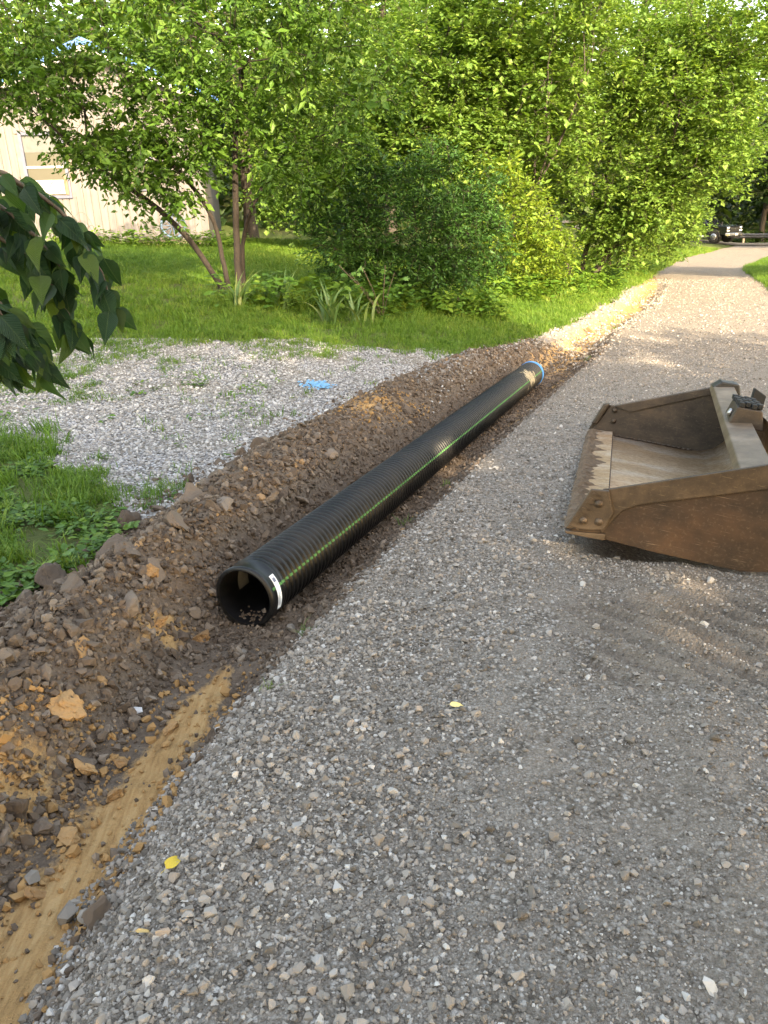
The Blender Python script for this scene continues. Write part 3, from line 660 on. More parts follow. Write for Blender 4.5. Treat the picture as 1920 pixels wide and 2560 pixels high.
make_tree('bright_shrub', 'bright yellow-green sunlit shrub between the dark shrub and the road', 'shrub',
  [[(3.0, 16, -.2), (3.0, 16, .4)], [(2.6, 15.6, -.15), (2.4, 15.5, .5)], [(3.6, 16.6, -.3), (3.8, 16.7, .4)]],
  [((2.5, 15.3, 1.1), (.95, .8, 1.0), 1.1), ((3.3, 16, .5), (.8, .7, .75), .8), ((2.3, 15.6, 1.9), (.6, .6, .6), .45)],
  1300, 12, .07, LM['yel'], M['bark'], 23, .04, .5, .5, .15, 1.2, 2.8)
# round-leaved trees along the ditch
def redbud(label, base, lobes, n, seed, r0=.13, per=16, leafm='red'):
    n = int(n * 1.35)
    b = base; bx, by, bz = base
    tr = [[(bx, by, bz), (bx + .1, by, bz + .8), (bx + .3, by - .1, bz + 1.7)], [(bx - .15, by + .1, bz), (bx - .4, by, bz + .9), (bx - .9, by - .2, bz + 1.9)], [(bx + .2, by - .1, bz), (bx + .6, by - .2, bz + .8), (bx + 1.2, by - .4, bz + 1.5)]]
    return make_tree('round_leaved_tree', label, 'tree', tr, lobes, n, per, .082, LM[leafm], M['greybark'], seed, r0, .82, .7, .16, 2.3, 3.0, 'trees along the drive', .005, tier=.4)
redbud('leafy tree with layered sunlit sprays leaning over the drive, nearest the bend', (4.9, 19.2, -.35),
  [((4.6, 18.3, 4.3), (2.2, 1.8, 1.5), 1.4), ((6.6, 18.2, 3.5), (1.7, 1.6, 1.3), 1.1), ((7.3, 18.2, 2.3), (1.15, 1.2, .75), .6), ((4.7, 18.3, 2.3), (1.7, 1.4, .9), .5), ((5.6, 18.8, .9), (1.1, .9, .75), .6), ((7.4, 18., 4.6), (1.5, 1.4, 1.1), .8), ((6.1, 18.4, 1.5), (1.0, .9, .7), .5)], 2700, 31)
redbud('tall leafy sunlit tree rising behind the dark and bright shrubs', (1.9, 17.3, .1),
  [((1.4, 16.9, 3.9), (1.8, 1.6, 1.4), 1.3), ((3.0, 17, 3.2), (1.5, 1.4, 1.3), 1.1), ((1.5, 16.4, 2.4), (1.3, 1.1, .9), .8), ((2.9, 16.6, 5.0), (1.8, 1.6, 1.0), .9), ((.2, 17, 3.0), (1.2, 1.2, 1.2), .7)], 2400, 32)
redbud('leafy tree at the bend of the drive behind the leaning tree', (7.6, 25.2, -.6),
  [((7.6, 24.5, 4.5), (3, 2.2, 2.6), 1.2), ((10., 24.2, 4.2), (2, 1.8, 2.0), .8), ((8.2, 24.2, 1.2), (1.8, 1.4, 1.3), .8), ((9.3, 26, .8), (1.3, 1.5, 1.1), .5)], 2000, 33)
redbud('broad leafy tree behind the lawn tree, right of the house', (-.8, 21, .75),
  [((-.8, 20.4, 3.6), (2.4, 1.8, 2.0), 1.2), ((-2.3, 20.5, 4.6), (1.8, 1.6, 1.5), .7), ((1.0, 20.5, 5.0), (2, 1.6, 1.8), .8), ((-1.2, 19.8, 1.9), (1.9, 1.2, 1.0), .7)], 2000, 34)
# woodland trees beyond
def wood(label, x, y, h, rx, seed, leafm='bgl', n=1300, low=.5, per=11, size=.17):
    z = GZ_at(x, y); r_ = np.random.default_rng(seed)
    lob = [((x + r_.normal(0, .5), y + r_.normal(0, .5), z + h * f), (rx * k, rx * k * .8, h * .17), k) for f, k in ((.2 + low * .1, .75), (.38, 1.), (.56, 1.), (.74, .85), (.9, .5))]
    make_tree('woodland_tree', label, 'tree', [[(x, y, z - .1), (x + .1, y, z + h * .2), (x - .1, y, z + h * .42)]], lob, n, per, size, LM[leafm], M['greybark'], seed, .22, .6, .9, .2, 1.2, 2.6, 'woodland trees', .008)
wood('woodland tree at the far left behind the house', -14, 28, 13, 3.4, 41)
wood('woodland tree behind the left slope of the blue roof', -9, 29, 14, 3.4, 42)
wood('woodland tree behind the right slope of the blue roof', -4.2, 27, 13, 3.2, 43)
wood('woodland tree behind the gap right of the house', .5, 29, 14, 3.4, 44)
wood('woodland tree behind the tall leafy tree', 5., 30, 14, 3.6, 45)
wood('woodland tree behind the tree at the bend', 11, 36, 16, 4.2, 46)
wood('woodland tree beyond the drive left of the truck', 17, 52, 17, 4.5, 47, 'dark', 900)
wood('dark woodland tree behind the truck', 24, 68, 18, 5.5, 48, 'dark', 1100, size=.26)
wood('dark woodland tree behind the guardrail', 31, 65, 18, 5.5, 49, 'dark', 1100, size=.26)
wood('dark woodland tree at the right edge beyond the guardrail', 37, 62, 18, 5.5, 50, 'dark', 1100, size=.26)
wood('tall woodland tree high up at the right edge', 15.5, 44, 17, 4.2, 51, 'bgl', 900)
# trees out of the picture that shade the drive
def shade(label, x, y, h, rx, seed, n=760, lo=2.4, size=.3):
    z = GZ_at(x, y); m_ = (h + lo) / 2; hh = (h - lo) / 2
    lob = [((x, y, z + lo + hh * f), (rx * k, rx * k, hh * .45), k) for f, k in ((.35, .9), (.8, 1.), (1.3, .95), (1.7, .65))]
    make_tree('roadside_tree', label, 'tree', [[(x, y, z - .1), (x, y, z + lo * .6), (x + .1, y, z + lo)]], lob, n, 10, size, LM['bgl'], M['greybark'], seed, .2, .7, .8, .2, 1., 1.8, 'trees around the drive', .008)
shade('roadside tree behind the viewer on the left', -1.6, -7, 10, 2.6, 61, lo=1.2)
shade('tall roadside tree straight behind the viewer', 2.6, -7.5, 13, 2.8, 62, 1100, lo=1.2)
shade('tall roadside tree behind the viewer to the right', 6.8, -7, 12.8, 2.8, 63, 1200, lo=1.2)
shade('low roadside tree far behind to the right', 11.0, -6.5, 9.2, 2.7, 64)
shade('second-row tree added for shade behind the viewer on the left', .4, -10.6, 12, 2.7, 68, 900, lo=1.2)  # unseen second row, added to close sun gaps left by the first
shade('second-row tree added for shade straight behind the viewer', 3.6, -10.6, 12.2, 2.5, 69, 1000, lo=1.2)
shade('second-row tree added for shade behind to the right', 9.2, -10.2, 11, 2.7, 71, 900, lo=1.2)
shade('small roadside tree right of the drive', 14.8, 20, 7.4, 2.5, 65, 500)
shade('tall roadside tree right of the junction', 29, 46, 15, 4.2, 66, 800)
shade('tall roadside tree beside the paved road', 36, 51, 16, 4.2, 67, 800)
# far woods that read as one mass
rg = np.random.default_rng(70); n = 5200
wx = rg.uniform(-45, 75, n); wy = 60 + rg.random(n) * 25 + np.where(wx > 10, 8 - (wx - 10) * .25, -18); wz = TZ(wx, wy, False) + rg.random(n) ** 1.6 * 12
dirs = rg.normal(size=(n, 3)); dirs[:, 2] *= .3; dirs /= np.linalg.norm(dirs, axis=1)[:, None]
wo_ = link(bpy.data.objects.new('far_woods', leaves_mesh('far_woods', np.stack([wx, wy, wz], 1), dirs, 14, 2.2, .6, .7, .2, 1., rg, LM['dark'], simple_=True))); tag(wo_, 'dark far woods behind the paved road', 'woods', kind='stuff')

# ------------------------------------------------------------------ grass and ground cover
def blade_tuft(name, seed, nb, h, spread, w, mat, lean=.5):
    rg = np.random.default_rng(seed); V = []; F = []
    for i in range(nb):
        a = rg.random() * 6.283; d = np.array([math.cos(a), math.sin(a), 0]); p0 = np.array([rg.normal(0, spread), rg.normal(0, spread), -.01])
        hh = h * rg.uniform(.55, 1.15); ln = lean * rg.uniform(.2, 1.3) * hh; sd = np.array([-d[1], d[0], 0]) * w * .5
        p1 = p0 + d * ln * .35 + np.array([0, 0, hh * .6]); p2 = p0 + d * ln + np.array([0, 0, hh * rg.uniform(.75, 1.)])
        k = len(V); V += [p0 - sd, p0 + sd, p1 - sd * .8, p1 + sd * .8, p2]; F += [(k, k + 1, k + 3), (k, k + 3, k + 2), (k + 2, k + 3, k + 4)]
    return np_mesh(name, V, F, mat)
def weed_mesh(name, seed, nl, size, mat, h=.05):
    rg = np.random.default_rng(seed); V = []; F = []
    for i in range(nl):
        a = rg.random() * 6.283; d = np.array([math.cos(a), math.sin(a), rg.uniform(-.1, .5)]); d /= np.linalg.norm(d); s = size * rg.uniform(.6, 1.2)
        sd = np.array([-math.sin(a), math.cos(a), rg.normal(0, .25)]) * s * .3; up = np.array([0, 0, .06 * s])
        p = np.array([rg.normal(0, .03), rg.normal(0, .03), h * rg.random()]) + d * .012
        k = len(V); V += [p, p + d * s * .35 + sd, p + d * s * .45 - up, p + d * s * .35 - sd, p + d * s * .78 + sd * .62 - up, p + d * s * .78 - sd * .62 - up, p + d * s - up * 2.5]
        F += [(k, k + 2, k + 1), (k, k + 3, k + 2), (k + 1, k + 2, k + 4), (k + 2, k + 3, k + 5), (k + 2, k + 5, k + 4), (k + 4, k + 5, k + 6)]
    return np_mesh(name, V, F, mat)
tufts = [blade_tuft('tuft_%d' % i, 500 + i, 16, .075, .035, .006, LM['grass'], .8) for i in range(6)]
tall = [blade_tuft('tall_tuft_%d' % i, 520 + i, 14, .2, .035, .007, LM['grass'], .8) for i in range(4)]
weeds = [weed_mesh('weed_%d' % i, 540 + i, 9, .045, LM['weed']) for i in range(6)]
bigweeds = [weed_mesh('big_weed_%d' % i, 560 + i, 16, .085, LM['weed'], .3) for i in range(5)]
lawnz = lambda x, y: TZ(x, y, False) + .02 * fbm(x, y, 1.2, 4, 81)
# main lawn
n = 90000; y = 3.2 + 21 * rng.random(n) ** 1.15; x = rng.uniform(-1, 1, n) * (.53 * y + 1) ; s = S(x, y)
padm = poly_inside(x + fbm(x, y, .8, 4, 171) * 1.1, y + fbm(x, y, .8, 4, 177) * .75, PAD); ok = (s < s_edge(y) + .03 * rng.normal(size=n)) & (~padm | (rng.random(n) < .02)) & (rng.random(n) < np.clip(.75 + .8 * fbm(x, y, 1.4, 3, 111), .15, 1))
# patchy grass coming through the pad
pt = padm & (s < s_edge(y)) & (fbm(x, y, .9, 4, 113) - .25 * sm(.0, 1.6, y - 7.4 - .3 * 0) * -1 > .24) & (rng.random(n) < .6); ok |= pt
ok &= ~((y < 6.6) & (fbm(x, y, 1.7, 4, 191) < -.12)); x, y, s, pt = x[ok], y[ok], s[ok], pt[ok]; n = len(x); sz = rng.uniform(.7, 1.35, n) * np.where(pt, .7, 1.) * (1 + .5 * sm(9, 20, y))
gl = scatter('lawn_grass', np.stack([x, y, lawnz(x, y) + .01 * pt], 1), rand_rot(n, .12), sz[:, None] * np.ones(3), rng.integers(0, 6, n), np.clip(rng.normal(.5, .22, n) + .25 * fbm(x, y, .7, 3, 115), 0, 1), tufts)
tag(gl, 'short green grass of the lawn', 'grass')
# right verge
n = 26000; y = 13 + 32 * rng.random(n); s = s_right(y) + rng.random(n) ** 1.4 * 9 - .1; x = xd(y) + s / cth(y); ok = x < .56 * y + 2; x, y = x[ok], y[ok]; n = len(x); sz = rng.uniform(1.2, 2.2, n)
gv = scatter('verge_grass', np.stack([x, y, lawnz(x, y)], 1), rand_rot(n, .12), sz[:, None] * np.ones(3), rng.integers(0, 6, n), rng.random(n) * .8, tufts); tag(gv, 'grass of the mown verge right of the drive', 'grass')
# left-of-drive strip further on
n = 9000; y = 24 + 26 * rng.random(n); s = s_edge(y) - rng.random(n) * 4.5; x = xd(y) + s / cth(y)
gv = scatter('bank_grass', np.stack([x, y, lawnz(x, y)], 1), rand_rot(n, .12), rng.uniform(1.5, 2.6, n)[:, None] * np.ones(3), rng.integers(0, 6, n), .3 + rng.random(n) * .7, tufts); tag(gv, 'bright grass strip left of the drive near the truck', 'grass')
# weeds and clover in the near left patch
n = 9000; x = rng.uniform(-5, -1.0, n); y = rng.uniform(2.4, 7.4, n); s = S(x, y); pm = in_pad(x, y)
ok = (s < s_edge(y) - .02) & (~pm | (rng.random(n) < .05)) & (fbm(x, y, 1.5, 4, 193) > -.18); x, y = x[ok], y[ok]; n = len(x)
wd = scatter('clover_weeds', np.stack([x, y, lawnz(x, y)], 1), rand_rot(n, .15), rng.uniform(.6, 1.25, n)[:, None] * np.ones(3), rng.integers(0, 6, n), rng.random(n), weeds); tag(wd, 'clover and broad-leaved weeds in the near left grass', 'weeds')
n = 380; x = rng.uniform(-4.2, -1.7, n); y = rng.uniform(3.6, 5.9, n); ok = (x < -1.75 - (y - 3.6) * .38 + .15 * rng.normal(size=n)) & (S(x, y) < s_edge(y) - .1); x, y = x[ok], y[ok]; n = len(x)
tg = scatter('tall_grass', np.stack([x, y, lawnz(x, y)], 1), rand_rot(n, .2), rng.uniform(.5, 1.2, n)[:, None] * np.ones(3), rng.integers(0, 4, n), rng.random(n) * .7, tall); tag(tg, 'longer grass at the left edge of the picture', 'grass')
# rough growth: along the house, the foot of the shrubs, the edge of the ditch
P_ = []
for (x0, y0, x1, y1, k, j) in [(-7.5, 18.2, -3.4, 18.9, 420, .2), (-1.9, 10.4, .2, 11.0, 260, .22), (-.4, 11.5, 2.0, 12.2, 300, .2), (2.0, 14.4, 3.6, 16.2, 350, .25), (4.2, 17.2, 6.2, 20.4, 500, .3), (7.8, 23.5, 9.6, 28.5, 400, .4)]:
    t_ = rng.random(k); P_.append(np.stack([x0 + (x1 - x0) * t_ + rng.normal(0, j, k), y0 + (y1 - y0) * t_ + rng.normal(0, j, k)], 1))
P_ = np.concatenate(P_); P_ = P_[S(P_[:, 0], P_[:, 1]) < s_edge(P_[:, 1]) - .1]; n = len(P_); x, y = P_[:, 0], P_[:, 1]
ug = scatter('undergrowth', np.stack([x, y, lawnz(x, y)], 1), rand_rot(n, .2), rng.uniform(.6, 1.5, n)[:, None] * np.ones(3), rng.integers(0, 9, n), rng.random(n), bigweeds + tall); tag(ug, 'leafy weeds at the foot of shrubs and house', 'weeds')

# ------------------------------------------------------------------ black corrugated pipe
def pipe():
    a0 = np.array([-.62, 2.94]); a1 = np.array([1.72, 8.62]); L = 6.15
    z0 = float(zr(np.array(a0[1]))) - .125 + .142; z1 = float(zr(np.array(a1[1]))) - .125 + .142
    A = Vector((a0[0], a0[1], z0)); B = Vector((a1[0], a1[1], z1)); ax = (B - A).normalized()
    rt = Vector((ax.y, -ax.x, 0)).normalized(); up = rt.cross(ax).normalized()
    if up.z < 0: up = -up
    root = empty('drainage_pipe', A); tag(root, 'long black corrugated drainage pipe with green stripe lying in the ditch', 'pipe')
    Mx = Matrix(((rt.x, up.x, ax.x), (rt.y, up.y, ax.y), (rt.z, up.z, ax.z)))
    def lathe(name, prof, mat, n=44, a_0=0, a_1=2 * math.pi, parent=root, dr=0.):
        full = abs(a_1 - a_0 - 2 * math.pi) < 1e-6; k = n if full else n + 1
        an = a_0 + (a_1 - a_0) * np.arange(k) / n; pr = np.array(prof); m = len(pr)
        loc = np.stack([np.cos(an)[None] * (pr[:, 1:2] + dr), np.sin(an)[None] * (pr[:, 1:2] + dr), pr[:, 0:1] * np.ones((1, k))], -1).reshape(-1, 3)
        V = loc @ np.array(Mx).T; i = np.arange(m - 1)[:, None] * k; j = np.arange(n)[None]; j2 = (j + 1) % k
        F = np.stack([i + j, i + j2, i + k + j2, i + k + j], -1).reshape(-1, 4)
        return link(bpy.data.objects.new(name, np_mesh(name, V, F, mat, True)), parent)
    t = NT('black_plastic'); co = t.coords((1, 1, 1)); n1 = t.noise(2.2, 5, .7, co); n2 = t.noise(60, 4, .7, co); n3 = t.noise(420, 2, .6, co)
    dust = t.ramp(t.math('ADD', t.math('MULTIPLY', n1, .75), t.math('MULTIPLY', n2, .25)), [(.5, (0, 0, 0)), (.74, (.2, .2, .2))])
    far = t.n('SeparateXYZ'); t.l(co, far.inputs[0])
    fd = t.ramp(t.math('ADD', far.outputs[1], t.math('MULTIPLY', n1, 1.2)), [(0, (0, 0, 0)), (1, (1, 1, 1))])
    mp = t.n('MapRange'); mp.inputs[1].default_value = 4.2; mp.inputs[2].default_value = 6.3; mp.inputs[4].default_value = .5
    t.l(t.math('ADD', far.outputs[1], t.math('MULTIPLY', t.math('SUBTRACT', n1, .5), 2.)), mp.inputs[0])
    col = t.mix(dust, (.0045, .0046, .005), (.11, .095, .078)); col = t.mix(mp.outputs[0], col, (.1, .085, .07))
    speck = t.ramp(n3, [(.7, (0, 0, 0)), (.76, (.5, .5, .5))]); col = t.mix(speck, col, (.16, .15, .13))
    rg_ = t.ramp(dust, [(0, (.36, .36, .36)), (.3, (.7, .7, .7))]); t.bsdf(col, rg_, 0, .3); blk = t.m
    pr = [(.0, .128), (.0, .143), (.006, .1465), (.016, .1465), (.022, .144), (.085, .1435), (.09, .1455), (.1, .1455), (.104, .139), (.112, .139), (.116, .143), (.128, .143), (.132, .134)]
    bell = lathe('bell_end', pr, blk)
    pitch = .040; x = .132; cor = []
    while x < L - .07:
        cor += [(x, .125), (x + pitch * .36, .125), (x + pitch * .44, .1385), (x + pitch * .54, .1412), (x + pitch * .82, .1412), (x + pitch * .92, .1385)]; x += pitch
    cor += [(x, .125), (L - .03, .125)]
    lathe('corrugated_wall', cor, blk, 48)
    lathe('inner_wall', [(.0, .1275), (.03, .1265), (.1, .1222), (L - .02, .1215), (L - .02, .119)], simple('black_inside', (.006, .006, .007), .45, spec=.3), 40)
    grn = simple('green_stripe_paint', (.045, .17, .042), .6, var=.3, scale=18)
    st = [(.018, .1470), (.022, .1446), (.085, .1441), (.09, .1461), (.1, .1461), (.104, .1396), (.112, .1396), (.116, .1436), (.128, .1436)] + [(q, r_ + (.0007 if r_ > .135 else -.002)) for q, r_ in cor[:-2]]
    lathe('green_stripe', st, grn, 3, R(19), R(24))
    sp = [(.045, .1449), (.078, .1447)]
    wl = simple('label_paper', (.72, .74, .75), .6, var=.06, scale=20)
    lathe('label_sticker', sp, wl, 14, R(-22), R(44))['label'] = 'white paper label wrapped over the bell end'
    ink = simple('label_ink', (.12, .14, .2), .6)
    mb = None
    for k, (u0, u1, a_, b_) in enumerate([(.05, .053, -14, 6), (.057, .0595, -14, 12), (.064, .066, -14, 2), (.05, .07, 30, 38)]):
        lathe('printed_line', [(u0, .1455), (u1, .1455)], ink, 6, R(a_), R(b_), root)
    lathe('inner_label', [(.14, .1215), (.225, .1214)], simple('inner_label_paper', (.12, .125, .135), .7, var=.08), 12, R(148), R(200), root, -.0015)['label'] = 'grey label stuck inside the pipe'
    blu = simple('blue_film', (.04, .27, .62), .45, var=.25, scale=12)
    lathe('end_ring', [(L - .055, .1425), (L - .045, .1455), (L - .012, .1465), (L, .146), (L, .126), (L - .01, .122)], blu, 44)['label'] = 'bright blue plastic ring at the far end'
    # dried mud smear near the far end
    mud = simple('dry_mud', (.36, .29, .19), .95, var=.35, scale=40)
    V = []; F = []; rg = np.random.default_rng(5)
    for i in range(170):
        u = 5.55 + rg.normal(0, .09); an = R(32) + rg.normal(0, .32) - (u - 5.55) * .8; r_ = .1424; s_ = .006 + .012 * rg.random(); k = len(V)
        for (du, da) in ((-1, -.4), (.2, -1), (1, .2), (.1, .9)):
            aa = an + da * s_ / .142 * 1.8; q = Mx @ Vector((math.cos(aa) * r_, math.sin(aa) * r_, u + du * s_ * .8)); V.append(q[:])
        F.append((k, k + 1, k + 2, k + 3))
    tag(link(bpy.data.objects.new('mud_smear', np_mesh('mud_smear', V, F, mud)), root), kind='stuff')
    # crumbs of soil fallen into the mouth
    m2 = MB()
    for i in range(26):
        an = R(-90) + rg.normal(0, .28); c = Mx @ Vector((math.cos(an) * .122, math.sin(an) * .122, .02 + .1 * rg.random())); s_ = .004 + .007 * rg.random()
        m2.box(c, (s_, s_, s_ * .7), Matrix.Rotation(rg.random() * 3, 3, 'Z'))
    tag(m2.build('soil_bits', simple('pipe_soil', (.12, .085, .06), .95), root), kind='stuff')
pipe()

# ------------------------------------------------------------------ loader bucket
def bucket():
    yaw, pit, rol = -.315, -.14, -.1; W = 2.68
    e1 = np.array([math.cos(yaw), math.sin(yaw), 0]); e2 = np.array([-math.sin(yaw), math.cos(yaw), 0]); e3 = np.array([0, 0, 1.])
    e1, e3 = e1 * math.cos(pit) + e3 * math.sin(pit), e3 * math.cos(pit) - e1 * math.sin(pit)
    e2, e3 = e2 * math.cos(rol) + e3 * math.sin(rol), e3 * math.cos(rol) - e2 * math.sin(rol)
    root = empty('loader_bucket', (.872, 3.365, .085)); tag(root, 'large rusty steel loader bucket standing open on the gravel', 'loader bucket')
    root.rotation_euler = Matrix(((e1[0], e2[0], e3[0]), (e1[1], e2[1], e3[1]), (e1[2], e2[2], e3[2]))).to_euler()
    def rust(name, c1, c2, c3, streak=(3, 12, 12), metal=.25, rough=.62):
        t = NT(name); n1 = t.noise(3.2, 6, .7, t.coords((1, 1, 1))); n2 = t.noise(1., 5, .65, t.coords(streak)); n3 = t.noise(70, 4, .7)
        col = t.ramp(n1, [(.3, c1), (.5, c2), (.7, c3)]); col = t.mix(.5, col, t.ramp(n2, [(.3, (.45, .42, .4)), (.7, (1.5, 1.4, 1.3))]), 'MULTIPLY')
        sc_ = t.noise(1., 3, .8, t.coords((5, 90, 220), (0, .25, .2))); col = t.mix(t.ramp(sc_, [(.64, (0, 0, 0)), (.7, (.5, .5, .5))]), col, (.34, .25, .18))
        col = t.mix(t.ramp(n3, [(.55, (0, 0, 0)), (.8, (.4, .4, .4))]), col, (.2, .15, .1))
        t.bsdf(col, rough, metal, .4, t.bump(n3, .25, .002)); return t.m
    outer = rust('rusty_steel', (.018, .013, .01), (.042, .025, .016), (.075, .04, .022))
    dark = rust('dark_worn_steel', (.026, .02, .016), (.058, .043, .032), (.095, .066, .046))
    edge = rust('worn_edge_steel', (.035, .027, .021), (.07, .05, .035), (.11, .078, .055), (12, 3, 12), .45, .5)
    t = NT('polished_floor_steel'); n1 = t.noise(1., 5, .55, t.coords((1.2, 2.6, 2), (0, 0, .12))); n2 = t.noise(2.5, 5, .6); n3 = t.noise(1., 3, .7, t.coords((3, 60, 20), (0, 0, .05)))
    col = t.ramp(n1, [(.3, (.23, .13, .062)), (.5, (.35, .22, .12)), (.68, (.44, .37, .31))]); col = t.mix(t.ramp(n2, [(.45, (0, 0, 0)), (.7, (.6, .6, .6))]), col, (.3, .165, .07))
    col = t.mix(t.ramp(n3, [(.58, (0, 0, 0)), (.72, (.6, .6, .6))]), col, (.55, .5, .44))
    n4 = t.noise(26, 6, .8); col = t.mix(t.ramp(n4, [(.45, (0, 0, 0)), (.75, (.75, .75, .75))]), col, (.13, .075, .04)); n5 = t.noise(1., 4, .8, t.coords((4, 120, 60), (0, 0, .5))); col = t.mix(t.ramp(n5, [(.62, (0, 0, 0)), (.7, (.6, .6, .6))]), col, (.5, .46, .42)); t.bsdf(col, t.ramp(n4, [(.3, (.35, .35, .35)), (.7, (.7, .7, .7))]), .35, .5, t.bump(n4, .3, .003)); floor = t.m
    beamm = rust('scuffed_beam_steel', (.07, .046, .03), (.135, .095, .063), (.2, .16, .125), (8, 8, 8), .3, .55)
    mudm = simple('caked_mud', (.11, .078, .054), .95, var=.4, scale=40, bump=.6)
    th = .018
    # floor and curved back: one bent plate
    prof = [(.14, 0), (.3, 0), (.5, .0), (.74, .0), (.86, .012), (.95, .05), (1.01, .12), (1.04, .22), (1.04, .34), (1.01, .45), (.95, .53)]
    m = MB()
    n = len(prof)
    V = []; F = []
    for (d, h) in prof: V += [(d, 0, h), (d, W, h)]
    for (d, h) in prof: V += [(d + .02 * (h > .05), 0, h - .016), (d + .02 * (h > .05), W, h - .016)]
    for i in range(n - 1):
        a = 2 * i; b = 2 * n + 2 * i; F += [(a, a + 1, a + 3, a + 2), (b, b + 2, b + 3, b + 1), (a, a + 2, b + 2, b), (a + 1, b + 1, b + 3, a + 3)]
    m.add(V, F).build('floor_plate', floor, root, True)
    # cutting edge: thick bevelled blade along the lip
    m = MB(); m.prism([(-.0, -.035, -.006), (.19, -.035, .022), (.19, -.035, -.012), (.01, -.035, -.018)], (0, W + .07, 0)).build('cutting_edge', edge, root, bevel=.004)
    MB().prism([(.06, .0, .0135), (.186, .0, .0325), (.186, .0, .0225), (.06, .0, .004)], (0, W, 0)).build('worn_strip', floor, root)
    MB().tube([(.188, .01 + (W - .02) * i / 40, .014 + .002 * (i % 2)) for i in range(41)], .007, 6).build('weld_bead', dark, root, True)
    for wv in (.008, W - .008): MB().tube([(.2 + .6 * i / 16, wv, .006 + .002 * (i % 2)) for i in range(17)], .008, 6).build('weld_bead', dark, root, True)
    # mud caked along the lip
    bm = MB(); rg = np.random.default_rng(3)
    nu, nv = 420, 7; V = []; F = []
    for i in range(nu):
        w = W * (i + .5) / nu; wid = .045 + .15 * max(0, float(fbm(np.array([w * 3.0]), np.array([.3]), 5.3, 5, 5)[0]) + .35) + .02 * rg.random() + (.03 if rg.random() < .06 else 0)
        for j in range(nv):
            q = j / (nv - 1); d = -.006 + wid * q
            V.append((d + .004 * rg.normal(), w, .004 + .147 * max(d, 0) + .016 * math.sin(math.pi * min(1, q + .12)) * (.4 + rg.random()) - (.012 if j in (0, nv - 1) else 0)))
    for i in range(nu - 1):
        for j in range(nv - 1): k = i * nv + j; F.append((k, k + nv, k + nv + 1, k + 1))
    bm.add(V, F).build('caked_mud', mudm, root)
    # side plates
    hr = lambda d: .235 + .405 * (d - .155)                     # the rim rises towards the back
    def side(w, s):
        o = MB().prism([(.02, w, -.002), (.13, w, .228), (.155, w, hr(.155)), (.94, w, hr(.94)), (1.0, w, hr(.94) - .06), (1.06, w, .3), (1.04, w, .12), (.95, w, .015), (.8, w, -.018), (.4, w, -.018)], (0, th * s, 0)).build('side_plate', outer if s < 0 else dark, root, bevel=.003)
        # doubled rim strip along the top of the plate
        wo = w + th * s
        MB().prism([(.155, wo, hr(.155) + .002), (.95, wo, hr(.95) + .002), (1.0, wo, hr(.95) - .05), (.96, wo, hr(.95) - .115), (.30, wo, hr(.30) - .1), (.235, wo, .15), (.17, wo, .02), (.155, wo, .05)], (0, .012 * s, 0)).build('rim_strip', edge if s < 0 else dark, o, bevel=.003)
        if s > 0:
            MB().prism([(.155, w - .001, hr(.155)), (.95, w - .001, hr(.95)), (.97, w - .001, hr(.95) - .06), (.9, w - .001, hr(.9) - .085), (.8, w - .001, hr(.8) - .055), (.28, w - .001, hr(.28) - .075)], (0, -.012, 0)).build('rim_strip', dark, o, bevel=.003)
        return o
    side(0, -1); side(W, 1)
    # bolted side cutters with worn grooves
    def cutter(w, s):
        y0 = w + (th + .013) * s
        o = MB().prism([(.0, y0, .012), (.075, y0, .225), (.155, y0, .235), (.2, y0, .135), (.175, y0, .045), (.12, y0, .03)], (0, .022 * s, 0)).build('side_cutter', edge, root, bevel=.006)
        yo = y0 + .022 * s
        for (d, h) in [(.125, .165), (.145, .08), (.075, .07)] + ([] if s < 0 else []):
            q = MB(); q.cyl((d, yo - .002 * s, h), (d, yo + .009 * s, h), .021, .017, 20); q.cyl((d, yo + .009 * s, h), (d, yo + .012 * s, h), .009, .007, 14); q.build('bolt', edge, o, True)
        for k in range(8):
            f_ = k / 7; a = Vector((.012 + .075 * f_, yo, .03 + .175 * f_)); dv = Vector((.048, 0, -.008))
            MB().prism([a, a + dv * .9 + Vector((0, 0, .003)), a + dv, a + Vector((.004, 0, .009))], (0, .006 * s, 0)).build('wear_ridge', edge, o, bevel=.0015)
        return o
    cutter(0, -1); c2 = cutter(W, 1)
    # bolts through the far plate, seen from inside
    for (d, h) in [(.165, .20), (.175, .115)]:
        q = MB(); q.cyl((d, W - .001, h), (d, W - .012, h), .021, .016, 20); q.cyl((d, W - .012, h), (d, W - .017, h), .01, .008, 14); q.build('bolt', edge, root, True)
    # worn guard plate wrapped over the far corner
    MB().prism([(.01, W - .02, .06), (.07, W - .02, .235), (.12, W - .02, .25), (.06, W - .02, .07)], (0, .07, 0)).build('corner_guard', edge, root, bevel=.012)
    # top beam along the back
    bz = hr(.92)
    MB().prism([(.67, .02, bz - .145), (.685, .02, bz - .107), (.825, .02, bz - .083), (.85, .02, bz - .145), (.81, .02, bz - .265)], (.13, W - .04, .095)).build('top_beam', beamm, root, bevel=.006)
    MB().prism([(.8, W - .16, bz - .02), (.86, W - .16, bz + .03), (.98, W - .16, bz + .03), (1.02, W - .16, bz - .08)], (0, .17, 0)).build('corner_gusset', simple('black_grease', (.02, .019, .018), .5, var=.5), root, bevel=.01)
    # bolted block with black tread pads on the beam
    blk = simple('black_tread_rubber', (.014, .013, .012), .75, var=.4, scale=30)
    br = MB().prism([(.755, 1.12, bz - .08), (.78, 1.12, bz + .03), (.915, 1.12, bz + .03), (.95, 1.12, bz - .08)], (.02, .36, .01)).build('bracket', dark, root, bevel=.006)
